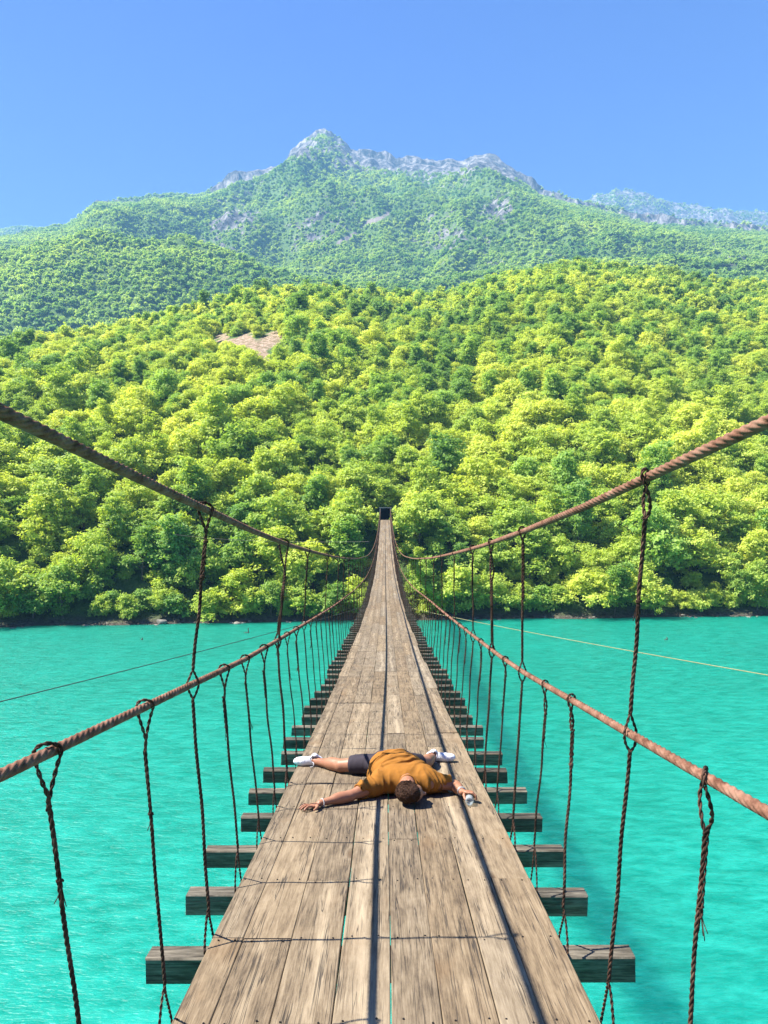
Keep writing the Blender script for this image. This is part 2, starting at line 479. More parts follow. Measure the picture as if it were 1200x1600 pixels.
for j in range(NU):
    ax = [90, YS[j] - 6, YS[j], YS[j] + 3.5, YS[j] + 14, YA[j] * 0.62, YA[j], YA[j] * 1.15, max(YA[j] * 1.28, YB[j] * 0.68), YB[j], YB[j] * 1.16, Ym1[j], YM[j], YM[j] * 1.18, YF[j], YF[j] * 1.2, 9000]
    z62 = 11 + (HA[j] - 11) * 0.44
    dipA = HA[j] - 14
    dipB = HB[j] - (45 if PX[j] < 470 else 0)
    az_ = [-6, -3, 0.0, 1.4, 10.5, z62, HA[j], dipA, HA[j] - 4, HB[j], dipB, max(Hm1[j], dipB + 5), HM[j], HM[j] * 0.80, HF[j], HF[j] * 0.7, HF[j] * 0.5]
    # a small round crest: soften by sampling a few offsets
    y = Yr
    z = np.zeros(NY)
    for k, wgt in ((-0.02, 0.25), (0, 0.5), (0.02, 0.25)):
        amt = np.clip((y - 170) / 200, 0, 1) * k
        z += wgt * np.interp(y * (1 + amt), ax, az_)
    Z[:, j] = z
XX = U[None, :] * Yr[:, None]
YY = np.repeat(Yr[:, None], NU, 1)
d_sh = YY - YS[None, :]
amp = np.interp(YY, [125, 180, 350, 700, 1400, 2600, 4500], [0.0, 2.5, 8, 36, 105, 150, 120])
fade = np.ones_like(YY)
for Yc, wd, lo in ((YA, 0.10, 0.45), (YB, 0.12, 0.5), (YM, 0.13, 0.15), (YF, 0.10, 0.15)):
    fade *= 1 - (1 - lo) * np.exp(-((YY / Yc[None, :] - 1) / wd) ** 2)
nz = np.where(YY < 700, fbm(XX / 95.0, YY / 120.0, 5, 5), 0)
nzf = ridged(XX / 330.0 + 0.3 * fbm(XX / 500.0, YY / 500.0, 9, 2), YY / 780.0, 15, 6) + 0.35 * fbm(XX / 120.0, YY / 200.0, 17, 4)
bl = np.clip((YY - 450) / 400, 0, 1)
Z += amp * fade * (nz * (1 - bl) + (nzf - 0.1) * bl)
crag = fbm(XX / 40.0, YY / 70.0, 27, 4) * 26 + ridged(XX / 55.0 + YY / 300, YY / 150.0, 28, 4) * 30
hi = np.clip((Z / np.maximum(HM[None, :], 1) - 0.66) / 0.2, 0, 1) * np.clip((YY - 1300) / 500, 0, 1)
craglim = np.interp(PX, [300, 360, 820, 890], [0.3, 1, 1, 0.5])[None, :]
Z += crag * hi * craglim * np.clip(np.abs(YY / YM[None, :] - 1) / 0.05, 0.12, 1.0)
for Yc, rc, mg in ((YM, rM, 46), (YB, rB, 30), (YA, rA, 16)):
    ok_ = YY < Yc[None, :] * 0.97
    lim = (800 - (rc[None, :] + 2 + mg * (1 - YY / Yc[None, :]))) / F_PX * YY + CZ - (1.5 if Yc is YA else 3)
    k_ = 6.0 + YY * 0.006
    sm = -k_ * np.logaddexp(-(Z - 0) / k_, -lim / k_)
    Z = np.where(ok_, sm, Z)
# visible slope of every cell -> rock
lgY = np.log(Yr)
rp = fbm(XX / 210.0, Z / 150.0, 51, 5) + 0.55 * fbm(XX / 60.0, Z / 90.0, 53, 4)
RK = np.clip(0.5 + 0.62 * rp, 0, 1) * np.clip((YY - 900) / 500, 0, 1)
alt = np.clip((Z / np.maximum(HM[None, :], 1) - 0.55) / 0.45, 0, 1)
RK = RK * (0.62 + 0.30 * alt) + 0.20 * alt ** 2 * craglim * (YY > 1400)
RK += 0.24 * np.clip((alt - 0.25) / 0.5, 0, 1) * craglim * (YY > 1300)
RK = np.where(YY > YM[None, :] * 1.3, RK * 0.5 + 0.30, RK)
RK *= np.where(PX < 330, 0.75, 1.0)[None, :]
PYY = 800 - (Z - CZ) / YY * F_PX                      # where each terrain point is seen from the bridge
PXX = 600 + XX / YY * F_PX
for (cx, cy, rx, ry, a) in ((372, 345, 42, 20, 0.4), (780, 322, 26, 34, 0.45), (705, 372, 36, 18, 0.3), (1150, 412, 40, 14, 0.5), (500, 228, 60, 14, 0.12), (1100, 345, 120, 10, 0.15), (240, 405, 50, 12, 0.25), (462, 238, 26, 16, 0.45), (590, 252, 46, 18, 0.42), (700, 256, 60, 14, 0.4), (765, 250, 24, 18, 0.4), (385, 275, 30, 14, 0.35), (150, 318, 22, 14, 0.4), (805, 275, 24, 16, 0.3), (1010, 330, 30, 8, 0.2), (660, 300, 30, 16, 0.2)):
    RK += a * np.exp(-(((PXX - cx) / rx) ** 2 + ((PYY - cy) / ry) ** 2) ** 1.5) * (YY > 700)
def patch_at(pts, w, ymin, ymax):
    o = np.zeros_like(Z)
    for (x0, y0), (x1, y1) in zip(pts[:-1], pts[1:]):
        dx, dy = x1 - x0, y1 - y0
        tt = np.clip(((PXX - x0) * dx + (PYY - y0) * dy) / (dx * dx + dy * dy), 0, 1)
        d = np.hypot(PXX - x0 - tt * dx, (PYY - y0 - tt * dy) * 1.2)
        o = np.maximum(o, np.exp(-(d / w) ** 2))
    return np.where((YY > ymin) & (YY < ymax), o, 0)
SC = patch_at([(606, 333), (594, 342), (574, 348)], 5.5, 1000, 2600) + patch_at([(556, 364), (545, 371), (528, 380)], 4.5, 1000, 2600)
SC *= 0.9 + 0.5 * fbm(XX / 25.0, YY / 40.0, 61, 3)
EA = patch_at([(350, 532), (385, 530), (430, 530)], 15, 180, 420) + patch_at([(382, 540), (404, 550), (410, 560)], 12, 180, 420) + 0.8 * patch_at([(190, 541), (225, 534)], 4, 180, 420)
EA *= 0.85 + 1.3 * fbm(XX / 6.0, YY / 8.0, 66, 4)
EA += 0.9 * patch_at([(1120, 434), (1140, 436)], 5, 180, 520)
SC = np.clip(SC, 0, 1); EA = np.clip(EA, 0, 1)
CLR = np.maximum(patch_at([(345, 540), (390, 556), (440, 548)], 22, 180, 400), patch_at([(395, 560), (412, 580)], 16, 180, 400))
V = np.stack([XX, YY, Z], -1).reshape(-1, 3)
ii = np.arange(NY - 1)[:, None] * NU + np.arange(NU - 1)[None, :]
Fq = np.stack([ii, ii + 1, ii + NU + 1, ii + NU], -1).reshape(-1, 4)
hills = np_obj('mountain_terrain', V, Fq, [M['hill']], attrs={'rock': RK.ravel(), 'scree': SC.ravel(), 'earth': EA.ravel()})
tag(hills, 'steep mountain slopes rising from the far bank to a craggy ridge', 'terrain', kind='structure')

def grid_at(A, x, y):
    u = np.clip(x / y, U[0], U[-1])
    fu = np.interp(u, U, np.arange(NU)); fy = np.interp(y, Yr, np.arange(NY))
    i0 = np.minimum(fu.astype(int), NU - 2); j0 = np.minimum(fy.astype(int), NY - 2)
    a = fu - i0; b = fy - j0
    return (A[j0, i0] * (1 - a) + A[j0, i0 + 1] * a) * (1 - b) + (A[j0 + 1, i0] * (1 - a) + A[j0 + 1, i0 + 1] * a) * b

# ------------------------------------------------------------------ water
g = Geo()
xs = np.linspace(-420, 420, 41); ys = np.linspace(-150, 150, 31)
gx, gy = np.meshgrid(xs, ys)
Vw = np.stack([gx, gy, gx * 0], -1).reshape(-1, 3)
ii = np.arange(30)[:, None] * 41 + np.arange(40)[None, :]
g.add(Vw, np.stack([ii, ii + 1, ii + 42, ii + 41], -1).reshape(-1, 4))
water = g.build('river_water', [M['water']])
tag(water, 'turquoise river water with fine wind ripples under the bridge', 'water', kind='structure')

# ------------------------------------------------------------------ haze
t = NT('haze_air')
t.t.nodes.remove(t.b)
pv = t.n('ShaderNodeVolumePrincipled')
pv.inputs['Color'].default_value = (0.24, 0.55, 0.95, 1)
pv.inputs['Density'].default_value = 0.00020
pv.inputs['Anisotropy'].default_value = 0.0
t.t.links.new(pv.outputs[0], t.out.inputs['Volume'])
g = Geo()
zt = float(Z.max()) + 40
g.box((0, 3050, (zt - 8) / 2), (8200, 3400, (zt + 8) / 2))
hz = g.build('haze', [t.m], smooth=False)
tag(hz, 'thin blue daylight haze over the valley', 'haze', kind='stuff')

# ------------------------------------------------------------------ trees
def crown_mesh(name, seed, mat, h, rad, n, leaf, nl=9, z0=0.6, per=21, clump=0.36):
    r = np.random.default_rng(seed)
    C = []; Rr = []
    for k in range(nl):
        a = r.uniform(0, 2 * np.pi); q = r.uniform(0.1, 0.88) * rad
        tt = k / max(1, nl - 1)
        zc = z0 + (h - z0) * (0.20 + 0.58 * tt) + r.uniform(-0.3, 0.3)
        q *= (1.15 - 0.8 * tt)
        C.append((q * math.cos(a), q * math.sin(a), zc)); Rr.append(rad * r.uniform(0.20, 0.52) * (1 - 0.2 * tt))
    C = np.array(C); Rr = np.array(Rr)
    # sprays of leaves sit on the lobes; each spray is a small flattened clump
    nsub = max(10, int(n / per))
    pk = Rr ** 2; ks = r.choice(nl, nsub, p=pk / pk.sum())
    d = r.normal(size=(nsub, 3)); d /= np.linalg.norm(d, axis=1)[:, None]
    d[:, 2] = np.where(d[:, 2] < -0.55, -d[:, 2] * 0.6, d[:, 2])
    SC_ = C[ks] + d * (Rr[ks] * r.uniform(0.72, 1.22, nsub))[:, None] * np.array([1, 1, 0.85])
    q = r.integers(0, nsub, n)
    P = SC_[q] + r.normal(size=(n, 3)) * np.array([clump, clump, clump * 0.55])
    k = ks[q]; d = d[q]
    keep = P[:, 2] > 0.1
    P = P[keep]; d = d[keep]; k = k[keep]; q = q[keep]; n = len(P)
    N = d * 0.7 + np.array([0, 0, 0.75]) + 0.62 * r.normal(size=(n, 3)); N /= np.linalg.norm(N, axis=1)[:, None]
    A = np.cross(N, r.normal(size=(n, 3))); A /= np.linalg.norm(A, axis=1)[:, None]
    B = np.cross(N, A)
    s = leaf * r.uniform(0.6, 1.35, n)[:, None]
    v0 = P - A * s; v1 = P + B * s * 0.62 + N * s * 0.15; v2 = P + A * s; v3 = P - B * s * 0.62 + N * s * 0.15
    V = np.stack([v0, v1, v2, v3], 1).reshape(-1, 3)
    F = np.arange(4 * n).reshape(-1, 4)
    lob = r.random(nl); sb = r.random(nsub)
    lf = np.repeat(0.35 * lob[k] + 0.35 * sb[q] + 0.3 * r.random(n), 4)
    me = np_mesh(name, V, F, [mat], smooth=False)
    at = me.attributes.new('lf', 'FLOAT', 'POINT'); at.data.foreach_set('value', lf.astype(np.float32))
    return me, C

def trunk_mesh(name, seed, C, h):
    r = np.random.default_rng(seed)
    g = Geo()
    zz = np.linspace(-0.8, h * 0.72, 9)
    wob = np.cumsum(r.normal(0, 0.09, (9, 2)), 0)
    P = np.column_stack([wob, zz])
    g.tube(P, np.linspace(0.19, 0.05, 9), 8)
    for c in C[: 6]:
        i = int(np.clip(np.searchsorted(zz, c[2] * 0.55), 1, 6))
        a = P[i]; b = np.array(c)
        m = (a + b) / 2 + r.normal(0, 0.15, 3)
        g.tube(np.array([a, m, b]), [0.085, 0.055, 0.02], 6)
    V = np.concatenate(g.v); ks = sorted(g.f)
    return np_mesh(name, V, [np.concatenate(g.f[q]) for q in ks], [M['bark']])

KINDS = []   # (mesh crown, mesh trunk, size word, tone word)
spec_ = [('leaf_mid', 8.4, 3.9, 10, 'rounded', 'mid-green'), ('leaf_mid', 7.2, 4.3, 11, 'broad', 'mid-green'), ('leaf_mid', 11.0, 3.1, 12, 'tall', 'mid-green'),
         ('leaf_bright', 8.0, 3.8, 10, 'rounded', 'yellow-green'), ('leaf_bright', 6.4, 3.9, 9, 'broad', 'yellow-green'),
         ('leaf_dark', 8.6, 4.0, 11, 'rounded', 'dark green'), ('leaf_dark', 10.6, 3.2, 11, 'tall', 'dark green'), ('leaf_mid', 5.4, 3.4, 8, 'low', 'mid-green')]
for i, (mt, h, rd, nl, wd, tone) in enumerate(spec_):
    cm, C = crown_mesh('crown', 100 + i, M[mt], h * 1.15, rd * 1.25, 5600, 0.235, nl + 7)
    KINDS.append((cm, trunk_mesh('trunk', 200 + i, C, h), wd, tone))

ORD = ['first', 'second', 'third', 'fourth', 'fifth', 'sixth', 'seventh', 'eighth', 'ninth', 'tenth', 'eleventh', 'twelfth', 'thirteenth', 'fourteenth',
       'fifteenth', 'sixteenth', 'seventeenth', 'eighteenth', 'nineteenth', 'twentieth']
ROWN = ['waterline row'] + ['%s row above the water' % o for o in ORD[1:13]]
ROWD = [2.0 + 6.1 * q for q in range(12)]
row_pts = []
ntree = 0
for r_i, dd in enumerate(ROWD):
    ysb = 119.5 + dd
    half = 0.525 * ysb + 1.5
    sp = 5.2 if r_i < 1 else 6.0
    xs = np.arange(-half, half + sp * 0.5, sp) + (sp / 2 if r_i % 2 else 0)
    row = []
    for x in xs:
        x = x + R.uniform(-1.0, 1.0)
        px = 600 + F_PX * x / ysb
        y = float(np.interp(px, PX, YS)) + dd + R.uniform(-1.0, 1.0)
        if abs(x) < 4.6 and 124 < y < 139.5: continue
        row.append((x, y))
    row.sort()
    for side in (-1, 1):
        rs = sorted([q for q in row if (q[0] < 0) == (side < 0)], key=lambda q: abs(q[0]))
        for k, (x, y) in enumerate(rs):
            z = float(grid_at(Z, np.array([x]), np.array([y]))[0])
            i = R.choices(range(8), [4, 4, 3, 3, 2, 1.2, 0.8, 2])[0]
            s = R.choice((R.uniform(0.5, 0.8), R.uniform(0.85, 1.1), R.uniform(0.9, 1.2), R.uniform(1.15, 1.5)))
            if r_i == 0:
                s *= 0.82
            if abs(x) < 5.5 and 116 < y < 133:
                s = 0.7; i = 7 if y > 121 else i
            cm, tm, wd, tone = KINDS[i]
            e = empty('broadleaf_tree', (x, y, z - 0.3), R.uniform(0, 6.28))
            e.rotation_euler[0] = R.uniform(-0.14, 0.14); e.rotation_euler[1] = R.uniform(-0.14, 0.14)
            e.scale = (s * R.uniform(0.9, 1.15), s * R.uniform(0.9, 1.15), s * R.uniform(0.85, 1.12))
            tag(e, '%s %s tree, %s %s of the bridge, %s' % (wd, tone, ORD[k], 'left' if side < 0 else 'right', ROWN[r_i]), 'tree', 'broadleaf trees on the far bank')
            link(bpy.data.objects.new('crown', cm), e)
            link(bpy.data.objects.new('trunk', tm), e)
            ntree += 1
print('individual trees', ntree)

# ---- the wood higher up, one mass
def pts_obj(name, P, sc_, vi, sources, label):
    me = bpy.data.meshes.new(name)
    me.vertices.add(len(P)); me.vertices.foreach_set('co', np.asarray(P, np.float32).ravel())
    a = me.attributes.new('sc', 'FLOAT', 'POINT'); a.data.foreach_set('value', np.asarray(sc_, np.float32))
    a = me.attributes.new('rz', 'FLOAT', 'POINT'); a.data.foreach_set('value', rng.uniform(0, 6.28, len(P)).astype(np.float32))
    for nm_ in ('rx', 'ry'):
        a = me.attributes.new(nm_, 'FLOAT', 'POINT'); a.data.foreach_set('value', rng.uniform(-0.15, 0.15, len(P)).astype(np.float32))
    a = me.attributes.new('vi', 'INT', 'POINT'); a.data.foreach_set('value', np.asarray(vi, np.int32))
    o = link(bpy.data.objects.new(name, me))
    ng = bpy.data.node_groups.new(name, 'GeometryNodeTree')
    ng.interface.new_socket('Geometry', in_out='INPUT', socket_type='NodeSocketGeometry')
    ng.interface.new_socket('Geometry', in_out='OUTPUT', socket_type='NodeSocketGeometry')
    N = ng.nodes; L = ng.links
    gi = N.new('NodeGroupInput'); go = N.new('NodeGroupOutput')
    iop = N.new('GeometryNodeInstanceOnPoints'); jn = N.new('GeometryNodeJoinGeometry')
    for s in sources:
        oi = N.new('GeometryNodeObjectInfo'); oi.inputs['Object'].default_value = s
        oi.inputs['As Instance'].default_value = True; oi.transform_space = 'ORIGINAL'
        L.new(oi.outputs['Geometry'], jn.inputs[0])
    def na(nm, typ):
        q = N.new('GeometryNodeInputNamedAttribute'); q.data_type = typ; q.inputs[0].default_value = nm
        return q.outputs[0]
    cx = N.new('ShaderNodeCombineXYZ'); L.new(na('rz', 'FLOAT'), cx.inputs[2]); L.new(na('rx', 'FLOAT'), cx.inputs[0]); L.new(na('ry', 'FLOAT'), cx.inputs[1])
    L.new(gi.outputs[0], iop.inputs['Points']); L.new(jn.outputs[0], iop.inputs['Instance'])
    iop.inputs['Pick Instance'].default_value = True
    L.new(na('vi', 'INT'), iop.inputs['Instance Index'])
    L.new(cx.outputs[0], iop.inputs['Rotation']); L.new(na('sc', 'FLOAT'), iop.inputs['Scale'])
    L.new(iop.outputs[0], go.inputs[0])
    md = o.modifiers.new('scatter', 'NODES'); md.node_group = ng
    tag(o, label, 'woodland', kind='stuff')
    return o

def src(me):
    return bpy.data.objects.new('source', me)     # never linked to the scene
near_src = [src(k[0]) for k in KINDS]
mid_src = []
for i, (mt, h, rd, nl, wd, tone) in enumerate(spec_):
    mid_src.append(src(crown_mesh('crown', 300 + i, M[mt] , h * 1.05, rd * 1.12, 900, 0.52, nl, per=9, clump=0.55)[0]))
far_src = [src(crown_mesh('crown', 400 + i, M['leaf_far'], 7.5, 4.4, 130, 1.25, 6, z0=0.3, per=4, clump=0.8)[0]) for i in range(5)]

def scatter(y0, y1, sp, umax=0.62, umin=-0.62):
    out = []
    y = y0
    while y < y1:
        s = sp(y)
        xs = np.arange(umin * y, umax * y, s)
        n = len(xs)
        xs = xs + rng.uniform(-0.45, 0.45, n) * s
        out.append(np.column_stack([xs, y + rng.uniform(-0.45, 0.45, n) * s]))
        y += s * 0.92
    return np.vstack(out)
def ok_pts(P, rk=0.62):
    z = grid_at(Z, P[:, 0], P[:, 1]); e = np.maximum(grid_at(EA, P[:, 0], P[:, 1]), grid_at(CLR, P[:, 0], P[:, 1]) * 0.85); s = grid_at(SC, P[:, 0], P[:, 1]); r = grid_at(RK, P[:, 0], P[:, 1])
    keep = (e < 0.28 + 0.15 * rng.random(len(P))) & (s < 0.3) & (r + 0.16 * rng.normal(size=len(P)) < rk)
    return np.column_stack([P, z])[keep]
Pn = scatter(119.5 + 74.5, 330, lambda y: 4.3)
# the ends of the rows outside the picture belong to the mass too
side = []
for dd in ROWD:
    for x in np.arange(0.525 * (119.5 + dd) + 5, 120, 5.2):
        for sg in (-1, 1):
            xx = sg * x; px = 600 + F_PX * xx / (119.5 + dd)
            side.append((xx, float(np.interp(px, PX, YS)) + dd))
Pn = np.vstack([Pn, np.array(side)])
Pn = ok_pts(Pn); Pn[:, 2] -= 0.4
w8 = np.array([4, 4, 3, 3, 2, 1.1, 0.8, 2.0]); w8 /= w8.sum()
shrub_src = [src(crown_mesh('crown', 500 + i, M[m_], 3.0, 2.3, 1500, 0.22, 6, z0=0.1, clump=0.36)[0]) for i, m_ in enumerate(('leaf_mid', 'leaf_bright', 'leaf_dark', 'leaf_mid'))]
Pu = scatter(104, 330, lambda y: 3.4, 0.70, -0.70)
du = Pu[:, 1] - np.interp(600 + F_PX * Pu[:, 0] / Pu[:, 1], PX, YS)
Pu = Pu[(du > 1.6) & ~((np.abs(Pu[:, 0] - 0.2) < 2.9) & (Pu[:, 1] > 128.5) & (Pu[:, 1] < 139))]
Pu = ok_pts(Pu); Pu[:, 2] -= 0.25
pts_obj('undergrowth', Pu, rng.uniform(0.6, 1.25, len(Pu)), rng.integers(0, 4, len(Pu)), shrub_src, 'leafy undergrowth filling the bank between the trees')
def pick(P, bright=0.0):
    q = fbm(P[:, 0] / 38.0, P[:, 1] / 38.0, 71, 3)
    vi = rng.choice(8, len(P), p=w8)
    br = rng.random(len(P)); 
    vi = np.where((q > 0.18) & (br < 0.6), rng.choice([3, 4], len(P)), vi)
    vi = np.where((q < -0.25) & (br < 0.5), rng.choice([5, 6, 0], len(P)), vi)
    return vi
pts_obj('hillside_wood', Pn, np.clip(rng.normal(0.77, 0.25, len(Pn)), 0.35, 1.5), pick(Pn), near_src, 'unbroken green woodland on the hillside above the far bank')
Pm = ok_pts(scatter(332, 570, lambda y: 4.2)); Pm[:, 2] -= 0.4
pts_obj('ridge_wood', Pm, np.clip(rng.normal(0.72, 0.2, len(Pm)), 0.35, 1.25), pick(Pm), mid_src, 'woodland along the crest of the nearer hill')
Pf = ok_pts(scatter(575, 1750, lambda y: 5.6 + (y - 630) * 0.0020), 0.60)
Pf2 = ok_pts(scatter(1750, 3700, lambda y: 8.6), 0.56)
Pf = np.vstack([Pf, Pf2]); Pf[:, 2] -= 0.5
pts_obj('mountain_wood', Pf, np.clip(rng.normal(0.8, 0.28, len(Pf)), 0.35, 1.5) * np.where(Pf[:, 1] > 1750, 1.15, 1.0), rng.integers(0, 5, len(Pf)), far_src, 'scrubby mountain woodland fading into haze below the grey crags')
print('mass', len(Pn), len(Pm), len(Pf))

# ------------------------------------------------------------------ bridge curves
PD = np.array([[-6, -1.08], [0, -1.72], [2.93, -2.03], [4.5, -2.185], [5.9, -2.31], [8.45, -2.55], [14.2, -3.08], [22, -3.75], [35.6, -4.52], [58, -4.95], [76, -4.68], [95, -3.85], [109, -3.0], [122, -2.1], [131, -1.45], [134, -1.2]])
_pc = np.polyfit(PD[:, 0] / 100, PD[:, 1], 4)
def deck(y):
    y = np.asarray(y, float)
    return CZ + np.polyval(_pc, y / 100)
def xc(y): return 0.0018 * np.asarray(y, float) + 0.004
def hw(y): return np.interp(y, [0, 12, 60, 131], [0.85, 0.85, 0.84, 0.83])
def hu(y): return np.interp(y, [-3, 0, 2, 3, 5, 7, 12, 20, 30, 50, 90, 131], [2.2, 2.15, 2.14, 2.13, 2.12, 2.13, 2.2, 2.3, 2.36, 2.3, 2.1, 2.0])
def hl(y, side):
    b = np.interp(y, [-3, 0, 3.6, 5, 10, 18, 30, 60, 131], [1.3, 1.27, 1.26, 1.25, 1.3, 1.36, 1.36, 1.3, 1.15])
    if side > 0: b = b - 0.09 * np.interp(y, [0, 6, 15], [1, 1, 0])
    return b
def xu(y, side):
    y = np.asarray(y, float)
    b = np.interp(y, [0, 4, 20, 131], [0.9, 0.9, 0.94, 0.85])
    if side > 0: b = b + 0.015 + 0.10 * np.exp(-np.maximum(y - 2, 0) / 2.0)
    return side * b + xc(y)
def xl(y, side):
    b = np.interp(y, [0, 4, 20, 131], [0.95, 0.935, 0.945, 0.86]) + (0.02 if side < 0 else 0.0) * np.interp(y, [0, 8, 14], [1, 1, 0])
    return side * b + xc(y)
for (nm, py, d) in (('deck', 1600, 2.93), ('deck', 1250, 5.9), ('deck', 1150, 8.45), ('d', 950, 35.6), ('d', 810, 131)):
    print(nm, d, 'target', py, 'got', round(800 - (float(deck(d)) - CZ) / d * F_PX, 1))

BR = empty('suspension_bridge', (0, 0, float(deck(0))))
tag(BR, 'rusty cable suspension footbridge with weathered plank deck across the turquoise river', 'bridge')
BR_inv = Vector(BR.location)
def bridge_part(g, name, mats, parent=None, smooth=True, bevel=0.0):
    """build in world coordinates, store relative to the bridge's empty"""
    o = g.build(name, mats, parent or BR, smooth, bevel)
    off = np.array(BR_inv)
    me = o.data
    co = np.empty(len(me.vertices) * 3, np.float32); me.vertices.foreach_get('co', co)
    co = co.reshape(-1, 3) - off
    me.vertices.foreach_set('co', co.ravel().astype(np.float32)); me.update()
    return o

# ---- deck boards
SP = 0.722
Y0B = 3.63
def ybeam(k): return Y0B + SP * k
edges0 = np.array([-0.862, -0.705, -0.465, -0.216, 0.020, 0.225, 0.45, 0.628, 0.86])
BT = 0.040
def board(g, x0, x1, ya, yb, zj, rnd, nails=False, warp=0.0):
    n = max(2, int((yb - ya) / (0.24 if ya < 25 else 0.8)) + 1)
    ys = np.linspace(ya, yb, n)
    ch = 0.004
    sec = [(x0 + ch, 0), (x1 - ch, 0), (x1, -ch), (x1, -BT), (x0, -BT), (x0, -ch)]
    w = x1 - x0; xm = (x0 + x1) / 2
    V = []; gc = []; wu = []
    ox, oy = rnd * 37.0, rnd * 91.0
    wave = 0.0025 * np.sin(ys * 2.1 + rnd * 40) * (1 if ya < 25 else 0)
    for y, wv in zip(ys, wave):
        zt_ = float(deck(y)) + zj + warp * ((y - ya) / (yb - ya))
        xo = float(xc(y))
        for (x, z) in sec:
            sx = x * float(hw(y)) / 0.85 + xo + wv
            V.append((sx, y, zt_ + z)); gc.append((x + ox, y + oy, rnd * 11 + z * 2)); wu.append((x - xm) / w)
    V = np.array(V); k = 6
    i = np.arange(n - 1)[:, None] * k; j = np.arange(k)[None, :]; j2 = (j + 1) % k
    F = np.stack([i + j, i + j2, i + k + j2, i + k + j], -1).reshape(-1, 4)
    g.add(V, F, 0, gc=gc, wu=wu, rnd=np.full(len(V), rnd))
    g.f.setdefault(6, []).extend([np.array([[5, 4, 3, 2, 1, 0]]) + g.n - len(V), np.array([[0, 1, 2, 3, 4, 5]]) + g.n - k])
    g.m.setdefault(6, []).extend([np.zeros(1), np.zeros(1)])
    if nails:
        k0 = int(math.ceil((ya - Y0B) / SP)); k1 = int(math.floor((yb - Y0B) / SP))
        for q in range(k0, k1 + 1):
            for s in (-0.3, 0.3):
                yy = ybeam(q) + 0.05 + R.uniform(-0.018, 0.018)
                if not (ya + 0.02 < yy < yb - 0.02): yy = min(max(yy, ya + 0.03), yb - 0.03)
                xx = xm + s * w + R.uniform(-0.012, 0.012)
                zc = float(deck(yy)) + zj
                sx = xx * float(hw(yy)) / 0.85 + float(xc(yy))
                a = np.arange(6) * np.pi / 3
                V = np.column_stack([sx + 0.0048 * np.cos(a), yy + 0.0048 * np.sin(a), np.full(6, zc + 0.0035)])
                V = np.vstack([V, V - [0, 0, 0.006]])
                F = [[p_, (p_ + 1) % 6, (p_ + 1) % 6 + 6, p_ + 6] for p_ in range(6)]
                z3 = np.zeros((12, 3)); 
                g.add(V, F, 1, gc=z3, wu=np.zeros(12), rnd=np.zeros(12))
                g.f[6].append(np.array([[0, 1, 2, 3, 4, 5]]) + g.n - 12); g.m[6].append(np.ones(1))
first_joint = [3.67, 3.665, 4.39, 6.56, 8.72, 10.2, 8.0, 4.42]
boards = []
for r_ in range(8):
    x0, x1 = edges0[r_] + 0.0014, edges0[r_ + 1] - 0.0014
    if r_ == 2: x1 -= 0.002
    y = first_joint[r_]; 
    cuts = [y]
    yy = y
    while yy < 131.2:
        yy += SP * R.choice([4, 5, 5, 6]); cuts.append(min(yy, 131.4))
    yy = y
    back = []
    while yy > -3.2:
        yy -= SP * R.choice([5, 6]); back.append(yy)
    cuts = back[::-1] + cuts
    for a, b in zip(cuts[:-1], cuts[1:]):
        if b - a < 0.1: continue
        j0, j1 = R.uniform(-0.006, 0.006), R.uniform(-0.006, 0.006)
        e0 = x0 + (R.uniform(-0.035, 0.02) if (r_ == 0 and a > 6) else 0)
        e1 = x1 + (R.uniform(-0.02, 0.03) if (r_ == 7 and a > 6) else 0)
        boards.append((a, (e0 + (j0 if r_ else 0) * 0.15, e1 + (j1 if r_ < 7 else 0) * 0.15, a + R.uniform(0.001, 0.006), b - R.uniform(0.001, 0.005), R.uniform(-0.0025, 0.0025), R.random(), a < 14, R.uniform(-0.003, 0.003))))
boards.sort(key=lambda q: abs(q[0] + 1.0) if q[0] > -2 else 200)
for q in boards[:100]:
    g = Geo(); board(g, *q[1]); bridge_part(g, 'deck_board', [M['deck_wood'], M['iron']], smooth=False)
g = Geo()
for q in boards[100:]:
    board(g, *q[1])
o = bridge_part(g, 'far_deck_boards', [M['deck_wood'], M['iron']], smooth=False); o['kind'] = 'stuff'

